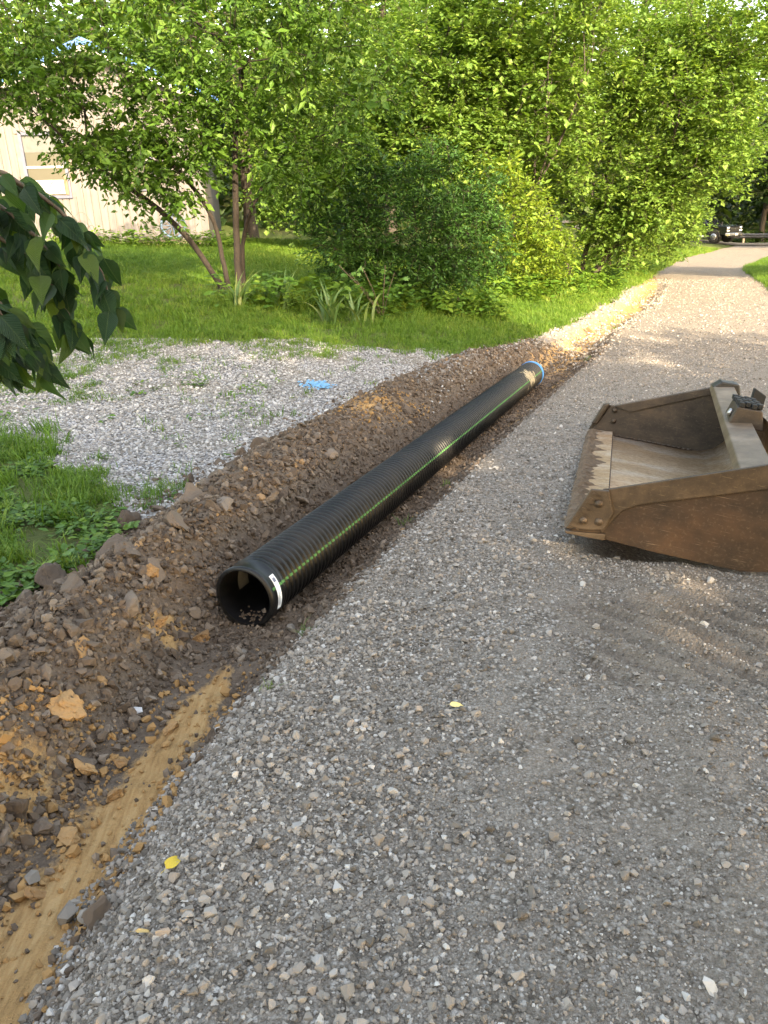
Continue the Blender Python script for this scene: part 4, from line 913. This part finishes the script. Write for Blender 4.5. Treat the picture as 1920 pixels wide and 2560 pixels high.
    for i in range(4):
        for j in range(6):
            MB().box((.803 + .033 * i, 1.15 + .06 * j + .012 * (i % 2), bz + .046 + .004 * ((i + j) % 2)), (.028, .046, .028)).build('tread_pad', blk, br, bevel=.004)
    q = MB(); q.cyl((.772, 1.22, bz - .02), (.752, 1.22, bz - .012), .022, .02, 16); q.build('bracket_bolt', simple('bright_bolt', (.4, .4, .4), .35, .8), br, True)
    MB().prism([(.96, 1.8, bz - .05), (.96, 1.8, bz + .09), (1.04, 1.8, bz + .05), (1.04, 1.8, bz - .05)], (0, .06, 0)).build('hinge_ear', blk, root, bevel=.006)
    MB().prism([(.96, .7, bz - .05), (.96, .7, bz + .09), (1.04, .7, bz + .05), (1.04, .7, bz - .05)], (0, .06, 0)).build('hinge_ear', blk, root, bevel=.006)
bucket()

# ------------------------------------------------------------------ house
def house():
    H0 = Vector((-6.21, 19.0, 0)); yaw = R(9)
    root = empty('house', H0, yaw); tag(root, 'pale weathered board house with blue metal roof behind the lawn tree', 'house')
    zb, apex, k, hw, dep = .55, 4.9, .42, 2.25, 9.0
    t = NT('weathered_siding'); n1 = t.noise(1., 5, .65, t.coords((14, 14, 1.2))); n2 = t.noise(1.2, 4, .6)
    rn = t.n('ObjectInfo').outputs['Random']
    col = t.ramp(n1, [(.3, (.085, .078, .078)), (.5, (.125, .12, .124)), (.72, (.15, .146, .152))]); col = t.mix(t.math('MULTIPLY', rn, .3), col, (.115, .104, .1))
    col = t.mix(t.ramp(n2, [(.5, (0, 0, 0)), (.75, (.3, .3, .3))]), col, (.08, .068, .062)); t.bsdf(col, .85, 0, .2, t.bump(n1, .3, .004)); sid = t.m
    trim = simple('blue_grey_trim', (.075, .08, .12), .6, var=.15); white = simple('white_trim', (.34, .33, .33), .6, var=.1); glass_ = NT('window_glass'); glass_.bsdf((.03, .036, .036), .04, 0, .3); glass = glass_.m
    roofm = simple('blue_metal_roof', (.02, .1, .33), .35, .2, .5, .15, 3); fnd = simple('foundation_block', (.42, .37, .27), .9, var=.25, scale=14, bump=.4)
    wins = [(-1.64, -.76, 1.9, 3.2), (.37, 1.12, 2.02, 3.2)]
    top = lambda x: apex - .16 - k * abs(x)
    backing = simple('wall_backing', (.18, .15, .13), .9)
    wall = MB().prism([(-hw, .03, zb + .3), (hw, .03, zb + .3), (hw, .03, top(hw)), (0, .03, top(0)), (-hw, .03, top(-hw))], (0, .1, 0)).build('wall', backing, root)
    MB().box((-hw + .06, dep / 2 + .14, (zb + .3 + top(hw)) / 2), (.12, dep, top(hw) - zb - .3)).build('side_wall', sid, root)
    MB().box((hw - .06, dep / 2 + .14, (zb + .3 + top(hw)) / 2), (.12, dep, top(hw) - zb - .3)).build('side_wall', sid, root)
    nb = 28; bw = 2 * hw / nb; sb = zb + .36
    for i in range(nb):
        x0 = -hw + i * bw + .009; x1 = x0 + bw - .018; spans = [(sb, None)]
        for (a, b, c, d) in wins:
            if x1 > a + .01 and x0 < b - .01: spans = [(sb, c), (d, None)]
        for (z0, z1) in spans:
            if z1 is None: P = [(x0, 0, z0), (x1, 0, z0), (x1, 0, top(x1))] + ([(0, 0, top(0))] if x0 < 0 < x1 else []) + [(x0, 0, top(x0))]
            else: P = [(x0, 0, z0), (x1, 0, z0), (x1, 0, z1), (x0, 0, z1)]
            MB().prism(P, (0, .028, 0)).build('siding_board', sid, wall)
    MB().box((0, .16, zb + .1), (2 * hw - .06, .2, .55)).build('foundation', fnd, root)
    MB().box((-.05, .055, zb + .28), (.34, .03, .1)).build('foundation_vent', simple('vent_dark', (.03, .03, .03), .8), root)
    for (a, b, c, d) in wins:
        w = MB().box(((a + b) / 2, .018, (c + d) / 2), (b - a - .02, .016, d - c - .02)).build('window', glass, root)
        f = .07
        for (cx, cz, sx, sz) in [(a, (c + d) / 2, f, d - c + f), (b, (c + d) / 2, f, d - c + f)]: MB().box((cx, -.012, cz), (sx, .05, sz)).build('window_frame', trim, w)
        for cz in (c, d): MB().box(((a + b) / 2, -.014, cz), (b - a - f - .004, .05, f)).build('window_frame', trim, w)
        MB().box(((a + b) / 2, .0, c + .62), (b - a - f, .03, .045)).build('sash_rail', white, w)
        MB().box(((a + b) / 2, .006, d - .2), (b - a - f - .01, .004, .36)).build('blind', simple('window_blind', (.1, .105, .104), .9, spec=.1), w)
    # gable trim and roof
    for s in (-1, 1):
        MB().prism([(0, -.3, apex - .16), (s * (hw + .45), -.3, apex - .16 - k * (hw + .45)), (s * (hw + .45), -.3, apex - k * (hw + .45)), (0, -.3, apex)], (0, .04, 0)).build('fascia_board', white, root)
        MB().prism([(0, -.34, apex - .03), (s * (hw + .5), -.34, apex - .03 - k * (hw + .5)), (s * (hw + .5), -.34, apex + .1 - k * (hw + .5)), (0, -.34, apex + .1)], (0, .035, 0)).build('rake_trim', roofm, root)
        MB().prism([(0, -.26, apex - .15), (s * (hw + .44), -.26, apex - .15 - k * (hw + .44)), (s * (hw + .44), -.26, apex - .12 - k * (hw + .44)), (0, -.26, apex - .12)], (0, .28, 0)).build('soffit', simple('soffit_grey', (.3, .3, .31), .8), root)
        npan = 20; sl_ = math.hypot(1, k); ry = -math.atan(k) * s
        rf = MB().prism([(0, -.32, apex + .005), (s * (hw + .5), -.32, apex + .005 - k * (hw + .5)), (s * (hw + .5), -.32, apex + .02 - k * (hw + .5)), (0, -.32, apex + .02)], (0, dep + .7, 0)).build('roof', roofm, root)
        for i in range(npan):
            y0 = -.33 + (dep + .7) * i / npan
            MB().prism([(0, y0 + .01, apex + .022), (s * (hw + .51), y0 + .01, apex + .022 - k * (hw + .51)), (s * (hw + .51), y0 + .01, apex + .05 - k * (hw + .51)), (0, y0 + .01, apex + .05)], (0, (dep + .7) / npan - .02, 0)).build('roof_panel', roofm, rf)
    MW = Matrix.Rotation(yaw, 3, 'Z'); loc = lambda x, y, z: H0 + MW @ Vector((x, y, z))
    # box fan set in the window
    fr = empty('window_fan', loc(-1.22, -.03, 1.94), yaw); tag(fr, 'white twin window fan set in the lower half of the left window', 'fan')
    pl = simple('white_plastic', (.27, .265, .25), .5, var=.1); gp = simple('fan_grille', (.12, .12, .12), .6)
    MB().box((0, 0, .16), (.74, .1, .3)).build('housing', pl, fr, bevel=.01)
    for cx in (-.18, .18):
        g_ = MB(); g_.torus((cx, -.055, .16), .115, .008, (0, 1, 0), 28, 6)
        for rr in (.03, .055, .08): g_.torus((cx, -.056, .16), rr, .004, (0, 1, 0), 22, 4)
        g_.build('grille', gp, fr, True)
        bl = MB()
        for a in range(4): bl.box((cx + .05 * math.cos(a * 1.571), -.051, .16 + .05 * math.sin(a * 1.571)), (.09, .006, .04), Matrix.Rotation(-a * 1.571, 3, 'Y'))
        bl.build('blade', simple('fan_blade', (.25, .25, .26), .5), fr)
    MB().box((.41, .0, .2), (.06, .06, .4)).build('side_filler', simple('brown_wood', (.17, .11, .07), .8), fr)
    # small spoked wheel leaning on the wall
    wr = empty('wagon_wheel', loc(1.45, -.2, .93), yaw); tag(wr, 'pale blue spoked wagon wheel leaning against the house', 'wheel')
    wr.rotation_euler = (R(-12), 0, yaw + R(8)); bp = simple('pale_blue_paint', (.075, .125, .19), .7, var=.2)
    MB().torus((0, 0, .3), .27, .026, (0, 1, 0), 44, 8).build('rim', bp, wr, True)
    MB().cyl((0, -.05, .3), (0, .05, .3), .045, .045, 16).build('hub', bp, wr, True)
    for a in range(12):
        th_ = a * math.pi / 6; MB().cyl((.04 * math.cos(th_), 0, .3 + .04 * math.sin(th_)), (.26 * math.cos(th_), 0, .3 + .26 * math.sin(th_)), .011, .009, 6).build('spoke', bp, wr, True)
    # wire plant cage above the wheel
    wire = simple('rusty_wire', (.12, .09, .07), .7)
    cg = empty('plant_cage', loc(1.5, -.45, .85), yaw); tag(cg, 'thin wire plant cage standing behind the wagon wheel', 'plant cage')
    for z, r_ in ((.45, .17), (.75, .2), (.98, .23)): MB().torus((0, 0, z), r_, .004, (0, 0, 1), 30, 5).build('wire_ring', wire, cg, True)
    for a in range(3): MB().cyl((.1 * math.cos(a * 2.1), .1 * math.sin(a * 2.1), 0), (.23 * math.cos(a * 2.1), .23 * math.sin(a * 2.1), .98), .004, .004, 5).build('wire_leg', wire, cg)
    for i, (hx, w, h, lb) in enumerate([(-.55, .28, .78, 'tall thin wire garden hoop against the house wall'), (-.35, .16, .5, 'low thin wire garden hoop beside the tall hoop')]):
        pts = [Vector((-w + 2 * w * (1 - math.cos(math.pi * q / 20)) / 2, 0, h * math.sin(math.pi * q / 20))) for q in range(21)]
        o = MB().tube(pts, .006, 5).build('garden_hoop', wire); o.location = loc(hx, -.35 - .1 * i, .78); o.rotation_euler = (0, 0, yaw); tag(o, lb, 'garden hoop', 'wire garden hoops')
    # pots among the weeds by the wall
    for (px, col, lb, nm) in [(-2.25, (.04, .16, .5), 'small blue pot among weeds behind the hanging leaves', 'blue_pot'), (-2.75, (.42, .16, .08), 'terracotta pot among weeds behind the hanging leaves', 'terracotta_pot')]:
        o = empty('garden_pot', loc(px, -.9, .78), yaw); tag(o, lb, 'pot'); mt = simple(nm, col, .5)
        MB().cyl((0, 0, 0), (0, 0, .26), .11, .17, 24).build('pot_body', mt, o, True); MB().torus((0, 0, .26), .17, .018, (0, 0, 1), 24, 6).build('pot_rim', mt, o, True)
house()

# ------------------------------------------------------------------ pickup truck, guardrail, mailbox
def truck():
    x0, y0 = 24.2, 60.2; z0 = GZ_at(x0, y0) + .05
    root = empty('pickup_truck', (x0, y0, z0), R(-57)); tag(root, 'black pickup truck parked at the end of the gravel drive', 'truck')
    pt = NT('black_car_paint'); pt.bsdf((.008, .009, .012), .22, 0, .5, None, Coat_Weight=.6); paint = pt.m
    gl_ = NT('car_glass'); gl_.bsdf((.01, .012, .014), .05, 0, .6); gl = gl_.m
    chrome = simple('chrome', (.55, .55, .57), .2, 1., .5, .08); blackp = simple('black_trim', (.012, .012, .012), .6)
    W = 1.86
    body = MB().prism([(-2.75, -W / 2, .55), (2.55, -W / 2, .52), (2.72, -W / 2, .6), (2.72, -W / 2, 1.02), (2.62, -W / 2, 1.12), (1.15, -W / 2, 1.2), (1.1, -W / 2, 1.14), (-2.75, -W / 2, 1.16)], (0, W, 0)).build('body', paint, root, bevel=.05)
    MB().prism([(1.2, -.82, 1.1), (.55, -.7, 1.72), (.35, -.68, 1.8), (-1.15, -.68, 1.8), (-1.3, -.8, 1.12)], (0, 1.5, 0)).build('cab', paint, root, bevel=.06)
    for s in (-1, 1):
        MB().prism([(.98, s * .77, 1.2), (.5, s * .77, 1.66), (.02, s * .77, 1.7), (.02, s * .77, 1.2)], (0, s * .02, 0)).build('side_window', gl, root)
        MB().prism([(-.06, s * .77, 1.2), (-.06, s * .77, 1.7), (-1.0, s * .77, 1.7), (-1.12, s * .77, 1.2)], (0, s * .02, 0)).build('side_window', gl, root)
        MB().box((.95, s * 1.05, 1.25), (.12, .2, .2)).build('side_mirror', paint, root, bevel=.03)
        MB().box((-.1, s * .94, .78), (4.6, .015, .06)).build('side_trim', chrome, root)
        MB().cyl((1.0, s * .98, .42), (-1.2, s * .98, .42), .045, .045, 10).build('step_bar', chrome, root, True)
        hl = MB().box((2.66, s * .73, .98), (.12, .34, .16)).build('headlight', simple('headlight_lens', (.75, .77, .8), .15, 0, .6, .05), root, bevel=.02)
        MB().box((2.69, s * .73, .81), (.09, .34, .11)).build('lower_lamp', simple('lower_lamp_lens', (.72, .73, .74), .15, 0, .6, .05), hl, bevel=.015)
        MB().box((2.79, s * .8, .5), (.06, .2, .1)).build('fog_lamp', simple('amber_lens', (.5, .45, .2), .3), root)
        for wx in (1.75, -1.85):
            w = MB().cyl((wx, s * .98, .39), (wx, s * .70, .39), .39, .39, 32).build('wheel', simple('tyre_rubber', (.035, .034, .033), .85, var=.3), root, True, .03)
            rim = MB().cyl((wx, s * 1.0, .39), (wx, s * .96, .39), .225, .235, 24).build('rim', simple('alloy', (.5, .5, .5), .35, .8), w, True)
            for a in range(6):
                th_ = a * math.pi / 3; MB().box((wx + .12 * math.cos(th_), s * 1.003, .39 + .12 * math.sin(th_)), (.05, .012, .05)).build('rim_slot', blackp, w)
            pts = [Vector((wx + .47 * math.cos(q), s * .95, .39 + .47 * math.sin(q))) for q in np.linspace(-.1, math.pi + .1, 15)]
            MB().tube(pts, .04, 6).build('wheel_arch', simple('arch_trim', (.045, .045, .045), .6), root, True)
            MB().cyl((wx, s * .935, .39), (wx, s * .6, .39), .45, .45, 28).build('wheel_well', blackp, root)
    MB().prism([(1.22, -.68, 1.17), (.6, -.6, 1.7), (.58, -.6, 1.73), (1.2, -.68, 1.2)], (0, 1.3, 0)).build('windscreen', gl, root)
    MB().box((2.72, 0, .9), (.06, 1.1, .3)).build('grille', simple('grille_black', (.015, .015, .015), .5), root)
    MB().box((2.76, 0, .92), (.03, 1.12, .045)).build('grille_bar', simple('grille_bar_dark', (.05, .05, .05), .3), root)
    MB().prism([(2.778, -.14, .9), (2.778, -.05, .9), (2.778, -.05, .88), (2.778, .05, .88), (2.778, .05, .9), (2.778, .14, .9), (2.778, .12, .94), (2.778, .05, .94), (2.778, .05, .96), (2.778, -.05, .96), (2.778, -.05, .94), (2.778, -.12, .94)], (.012, 0, 0)).build('emblem', chrome, root)
    MB().prism([(2.66, -.97, .46), (2.9, -.8, .46), (2.94, 0, .46), (2.9, .8, .46), (2.66, .97, .46)], (0, 0, .2)).build('front_bumper', chrome, root, bevel=.03)
    MB().box((2.93, 0, .55), (.02, .32, .14)).build('number_plate', simple('plate_white', (.6, .6, .58), .5), root)
    MB().box((2.6, 0, .4), (.3, 1.5, .12)).build('air_dam', blackp, root)
truck()
gr = empty('guardrail', (27.5, 63.2, 0)); tag(gr, 'grey steel guardrail along the paved road beside the truck', 'guardrail')
rm = simple('galvanised_rail', (.07, .075, .085), .5, .5, .4, .2); pm = simple('rail_post_wood', (.16, .13, .1), .9)
a = Vector((20.5, 66.6, 0)) - Vector((27.5, 63.2, 0)); b = Vector((47, 54.2, 0)) - Vector((27.5, 63.2, 0)); dv = (b - a).normalized(); nv = Vector((-dv.y, dv.x, 0))
if nv.y > 0: nv = -nv
za = GZ_at(20.5, 66.6); zb_ = GZ_at(47, 54.2); zr_ = -2.0
wprof = [(0, .45), (.03, .5), (.09, .56), (.03, .62), (.09, .7), (.03, .76), (0, .8)]
V = []; F = []
for q in (a, b):
    for (o_, h) in wprof: V.append(tuple(q + nv * o_ + Vector((0, 0, zr_ + h))))
for i in range(6): F.append((i, i + 1, 8 + i, 7 + i))
MB().add(V, F).build('rail', rm, gr).modifiers.new('thick', 'SOLIDIFY').thickness = .012
for i in range(14):
    q = a + (b - a) * (i + .3) / 14; MB().box(q - nv * .1 + Vector((0, 0, zr_ + .2)), (.16, .16, 1.15)).build('post', pm, gr)
mbx = empty('mailbox', (19.45, 38.6, GZ_at(19.45, 38.6)), R(20)); tag(mbx, 'cream mailbox on a grey post at the right edge of the drive', 'mailbox')
crm = simple('cream_metal', (.62, .52, .42), .6); MB().box((0, 0, .45), (.1, .1, .9)).build('post', simple('grey_post', (.26, .29, .28), .8), mbx)
MB().prism([(-.3, -.1, .9), (-.3, .1, .9), (-.3, .1, 1.05), (-.3, .06, 1.12), (-.3, -.06, 1.12), (-.3, -.1, 1.05)], (.55, 0, 0)).build('box', crm, mbx); MB().box((-.31, 0, 1.0), (.015, .17, .17)).build('box_door', simple('mailbox_door', (.5, .4, .32), .6), mbx)

# ------------------------------------------------------------------ plants with leaves one can pick out
def sword(name, L, w, bend, twist, mat):
    n = 9; V = []; F = []
    for i in range(n):
        t = i / (n - 1); ww = w * .5 * (1 - t ** 3) * (.75 + .5 * math.sin(math.pi * min(t * 1.2, 1))); x = bend * L * t ** 2.2; z = L * t * math.sqrt(max(.15, 1 - (bend * t) ** 2 * .8))
        a = twist * t; V += [(x, -ww * math.cos(a), z - ww * math.sin(a) * .3), (x + w * .12, 0, z), (x, ww * math.cos(a), z + ww * math.sin(a) * .3)]
        if i: k = 3 * i; F += [(k - 3, k - 2, k + 1, k), (k - 2, k - 1, k + 2, k + 1)]
    return np_mesh(name, V, F, mat, True)
def iris(label, x, y, nl, h, seed, sp=.8):
    rg = np.random.default_rng(seed); z = GZ_at(x, y); root = empty('iris_clump', (x, y, z)); tag(root, label, 'plant', 'iris clumps under the lawn tree')
    for i in range(nl):
        o = link(bpy.data.objects.new('leaf', sword('sword_leaf', h * rg.uniform(.6, 1.1), .035, rg.uniform(.15, sp), rg.normal(0, .6), LM['iris'])), root)
        o.location = (rg.normal(0, .07), rg.normal(0, .05), -.02); o.rotation_euler = (rg.normal(0, .12), rg.uniform(0, .4), rg.random() * 6.283)
iris('large fan of sword-shaped iris leaves right of the lawn tree', -.62, 9.95, 22, .66, 1)
iris('iris clump with leaves leaning right, nearest the maple seedling', -.25, 10.15, 14, .6, 2, 1.)
iris('iris clump at the left foot of the lawn tree', -1.85, 10.3, 16, .6, 3)
iris('sparse upright iris clump between the two larger ones', -1.3, 10.35, 9, .62, 4, .5)
def maple_leaf(name, mat):
    P = []
    for a, r in [(-100, .25), (-75, .5), (-55, .36), (-35, .85), (-15, .5), (-12, .62), (0, 1.0), (12, .62), (15, .5), (35, .85), (55, .36), (75, .5), (100, .25), (180, .12)]:
        P.append((r * math.cos(R(a)), r * math.sin(R(a)), -.12 * r * r))
    V = [(0.05, 0, .03)] + P; F = [(0, 1 + i, 1 + (i + 1) % len(P)) for i in range(len(P))]
    return np_mesh(name, V, F, mat)
mlf = maple_leaf('maple_leaf', LM['maple']); rg = np.random.default_rng(9); ms = empty('maple_seedling', (.05, 10.7, GZ_at(.05, 10.7))); tag(ms, 'young maple seedling with lobed leaves in front of the dark shrub', 'plant')
for k in range(5):
    d = Vector((rg.normal(0, .32), rg.normal(-.1, .12), rg.uniform(.45, .85))); pts = [Vector((0, 0, 0)), d * .5 + Vector((0, 0, .06)), d]
    MB().tube(pts, .006, 5).build('stem', M['twig'], ms)
    for j in range(9):
        f = rg.uniform(.45, 1.05); p_ = d * f + Vector((rg.normal(0, .11), rg.normal(0, .07), rg.normal(0, .05))); o = link(bpy.data.objects.new('leaf', mlf), ms); s_ = rg.uniform(.06, .1)
        o.location = p_; o.scale = (s_,) * 3; o.rotation_euler = (rg.normal(.35, .35), rg.normal(.2, .3), rg.random() * 6.283)

# overhanging branch at the left, its trunk outside the picture
t = NT('glossy_veined_leaf'); co = t.n('TexCoord').outputs['Object']; sx = t.n('SeparateXYZ'); t.l(co, sx.inputs[0])
ay = t.math('ABSOLUTE', sx.outputs[1]); ph = t.math('MULTIPLY', t.math('SUBTRACT', sx.outputs[0], t.math('MULTIPLY', ay, .9)), 62.)
vein = t.math('POWER', t.math('ABSOLUTE', t.math('SINE', ph)), .5); rib = t.ramp(ay, [(0, (1, 1, 1)), (.02, (0, 0, 0))])
f = t.n('ObjectInfo').outputs['Random']; col = t.ramp(f, [(0, (.014, .042, .016)), (.5, (.026, .072, .024)), (.8, (.05, .11, .026)), (1, (.11, .17, .03))])
col = t.mix(t.math('MULTIPLY', rib, .35), col, (.12, .17, .07))
b_ = t.bsdf(col, .45, 0, .4, t.bump(vein, .6, .03)); tr = t.n('BsdfTranslucent'); t.l(t.mix(1., col, (1.6, 1.5, .7), 'MULTIPLY'), tr.inputs[0]); mx = t.n('MixShader'); mx.inputs[0].default_value = .34
t.l(b_.outputs[0], mx.inputs[1]); t.l(tr.outputs[0], mx.inputs[2]); t.l(mx.outputs[0], t.out.inputs[0]); M['nearleaf'] = t.m
def big_leaf(seed):
    rg = np.random.default_rng(seed); V = []; F = []; n = 9; bend = rg.uniform(.15, .5); fold = rg.uniform(.12, .35); tw = rg.normal(0, .25)
    for i in range(n):
        t = i / (n - 1); w = .31 * (math.sin(math.pi * t ** .66) ** .8 if 0 < t < 1 else 0) * (1 - .62 * t ** 1.5) + .003; z = -bend * t * t
        for j in (-1, -.5, 0, .5, 1):
            wv = .018 * math.sin(9 * t + j * 2) * abs(j); V.append((t * math.cos(bend * t * .5), j * w, z + fold * w * abs(j) + tw * j * w * t + wv - .06 * abs(j) ** 3 * w))
        if i:
            for j in range(4): k = 5 * i + j; F.append((k - 5, k - 4, k + 1, k))
    k = len(V); V += [(-.28, -.008, .02), (-.28, .008, .02), (.02, -.01, 0), (.02, .01, 0)]; F.append((k, k + 2, k + 3, k + 1))
    return np_mesh('hanging_leaf', V, F, M['nearleaf'], True)
def near_branch():
    root = empty('overhanging_tree', (-2.7, 2.4, GZ_at(-2.7, 2.4))); tag(root, 'tree at the left edge with large dark glossy leaves hanging into view', 'tree')
    o0 = np.array(root.location); rg = np.random.default_rng(12); lv = [big_leaf(700 + i) for i in range(9)]
    V, F = tubes_mesh([(np.array([(-2.7, 2.4, o0[2] - .1), (-2.68, 2.4, .8), (-2.6, 2.42, 1.5), (-2.5, 2.4, 2.4), (-2.5, 2.3, 3.6)]) - o0, [.11, .09, .08, .065, .04], 12)])
    link(bpy.data.objects.new('trunk', np_mesh('trunk', V, F, M['bark'], True)), root)
    br = [[(-2.55, 2.4, 2.2), (-1.75, 2.45, 1.93), (-1.25, 2.5, 1.66), (-1.02, 2.5, 1.54), (-.90, 2.52, 1.38), (-.865, 2.52, 1.2)],
          [(-2.6, 2.42, 1.6), (-1.7, 2.6, 1.62), (-1.2, 2.6, 1.42), (-1.04, 2.55, 1.27), (-.985, 2.5, 1.12)],
          [(-2.62, 2.4, 1.4), (-1.6, 2.4, 1.45), (-1.25, 2.4, 1.28), (-1.12, 2.4, 1.12), (-1.07, 2.4, 1.0)],
          [(-2.5, 2.42, 2.0), (-1.6, 2.72, 1.82), (-1.2, 2.75, 1.58), (-1.04, 2.72, 1.46), (-.95, 2.7, 1.32)],
          [(-2.62, 2.4, 1.3), (-1.7, 2.3, 1.4), (-1.3, 2.28, 1.3), (-1.13, 2.25, 1.2), (-1.07, 2.25, 1.13)],
          [(-2.6, 2.4, 1.9), (-1.6, 2.55, 1.72), (-1.25, 2.58, 1.55), (-1.08, 2.55, 1.42), (-1.0, 2.55, 1.28)],
          [(-2.6, 2.4, 1.2), (-1.7, 2.5, 1.25), (-1.35, 2.5, 1.12), (-1.22, 2.5, 1.0)]]
    cnt = 0
    for bi, P in enumerate(br):
        P = np.array(P); P[2:, 2] += .08 + (.05 if bi in (2, 4, 6) else 0); q = np.linspace(0, len(P) - 1, 22); Q = np.stack([np.interp(q, range(len(P)), P[:, c]) for c in range(3)], 1)
        for _ in range(3): Q[1:-1] = (Q[:-2] + 2 * Q[1:-1] + Q[2:]) / 4
        Q[1:-1] += rg.normal(0, .006, (20, 3)); V, F = tubes_mesh([(Q - o0, np.linspace(.016, .0022, 22), 6)])
        link(bpy.data.objects.new('branch', np_mesh('branch', V, F, M['twig'], True)), root)
        vis = [i for i in range(22) if Q[i, 0] > -1.27]; N = 42
        for k in range(N):
            i = vis[min(int(len(vis) * (k + rg.random()) / N), len(vis) - 1)]; p_ = Q[i] + rg.normal(0, .012, 3)
            tan = Q[min(i + 1, 21)] - Q[max(i - 1, 0)]; tan /= np.linalg.norm(tan); side = 1 if k % 2 else -1
            d = Vector(tan * .5 + np.array([rg.normal(0, .4), side * .45 + rg.normal(0, .3), -.75 + rg.normal(0, .3)])).normalized()
            nrm = Vector((rg.normal(.1, .5), -.7 + rg.normal(0, .35), .7 + rg.normal(0, .3))); nrm = (nrm - d * nrm.dot(d)).normalized(); bt = nrm.cross(d)
            s_ = rg.uniform(.075, .12); o = bpy.data.objects.new('leaf', lv[cnt % 9]); cnt += 1
            Mt = Matrix(((d.x, bt.x, nrm.x), (d.y, bt.y, nrm.y), (d.z, bt.z, nrm.z))) * s_
            off = Vector(p_ - o0) + d * .02 + Vector((0, side * .015, 0)); m4 = Mt.to_4x4(); m4.translation = off
            link(o, root); o.matrix_local = m4
near_branch()

# ------------------------------------------------------------------ small things on the ground
def fallen(label, x, y, s_, col, seed, rz, asp=1.):
    me = big_leaf(seed).copy(); me.materials.clear(); me.materials.append(simple('dry_leaf_%d' % seed, col, .7, var=.45, scale=50)); o = link(bpy.data.objects.new('fallen_leaf', me))
    o.location = (x, y, float(TZ(np.array([x]), np.array([y]))[0]) + .022); o.rotation_euler = (.25, .1, rz); o.scale = (s_, s_ * asp, s_); tag(o, label, 'leaf', 'fallen leaves on the drive')
fallen('bright yellow fallen leaf on the loose gravel beside the clay', -.575, 1.45, .08, (.5, .34, .04), 803, 1.15, .75)
fallen('small pale yellow fallen leaf in the middle of the drive', .2, 2.08, .05, (.6, .5, .22), 801, .1, .7)
fallen('thin dry fallen leaf near the bottom of the picture', -.6, 1.27, .05, (.45, .3, .12), 802, .2, .4)
def tuft_thing(label, x, y, sc_, k):
    me = blade_tuft('gravel_tuft', 900 + k, 22, .06, .018, .004, leaf_mat('tuft_green_%d' % k, (.07, .13, .02), (.1, .17, .025), (.14, .2, .04), .3, .5, .3, 'OBJECT'), 1.2)
    o = link(bpy.data.objects.new('grass_tuft', me)); o.location = (x, y, float(TZ(np.array([x]), np.array([y]))[0])); o.scale = (sc_,) * 3; tag(o, label, 'grass tuft', 'grass tufts in the gravel')
tuft_thing('small grass tuft in the gravel right of the pipe mouth', -.33, 2.72, .9, 1)
tuft_thing('tiny grass tuft at the gravel edge below the pipe mouth', -.42, 2.28, .7, 2)
tuft_thing('grass tuft beside the middle of the pipe', .12, 4.12, 1.1, 3)
tuft_thing('grass tuft beside the pipe near the sunlit gravel', .42, 4.75, 1.1, 4)
tuft_thing('grass tuft at the gravel edge beyond the blue pipe ring', 2.75, 10.0, 1.8, 5)
tuft_thing('wider grass tuft at the ditch edge in the sunlit stretch', 4.1, 13.4, 2.6, 6)
brk = MB().box((0, 0, .03), (.07, .15, .06)).build('brick', simple('orange_brick', (.38, .16, .08), .9, var=.2, scale=30, bump=.4), bevel=.008)
brk.location = (3.55, 13.0, GZ_at(3.55, 13.0) + .02); brk.rotation_euler = (.5, .2, .7); tag(brk, 'orange brick lying in the washed-out ditch', 'brick')
# blue marking paint sprayed over the pale gravel
rg = np.random.default_rng(15); V = []; F = []; m = MB(); bx, by = -.6, 7.35
for i in range(120):
    x = bx + rg.normal(0, .07) + .02 * math.sin(i); y = by + rg.normal(0, .06); z = float(padz(np.array([x]), np.array([y]))[0]) + .012; s_ = rg.uniform(.008, .02)
    a = rg.random() * 6; P = [(x + s_ * math.cos(a + k * 1.257) * rg.uniform(.6, 1.1), y + s_ * math.sin(a + k * 1.257) * rg.uniform(.6, 1.1), z) for k in range(5)]
    m.prism(P, (rg.normal(0, .003), rg.normal(0, .003), .008))
tag(m.build('paint_mark', simple('blue_marking_paint', (.12, .32, .52), .7, var=.3, scale=40)), 'blue spray paint mark on the pale gravel', 'paint mark')
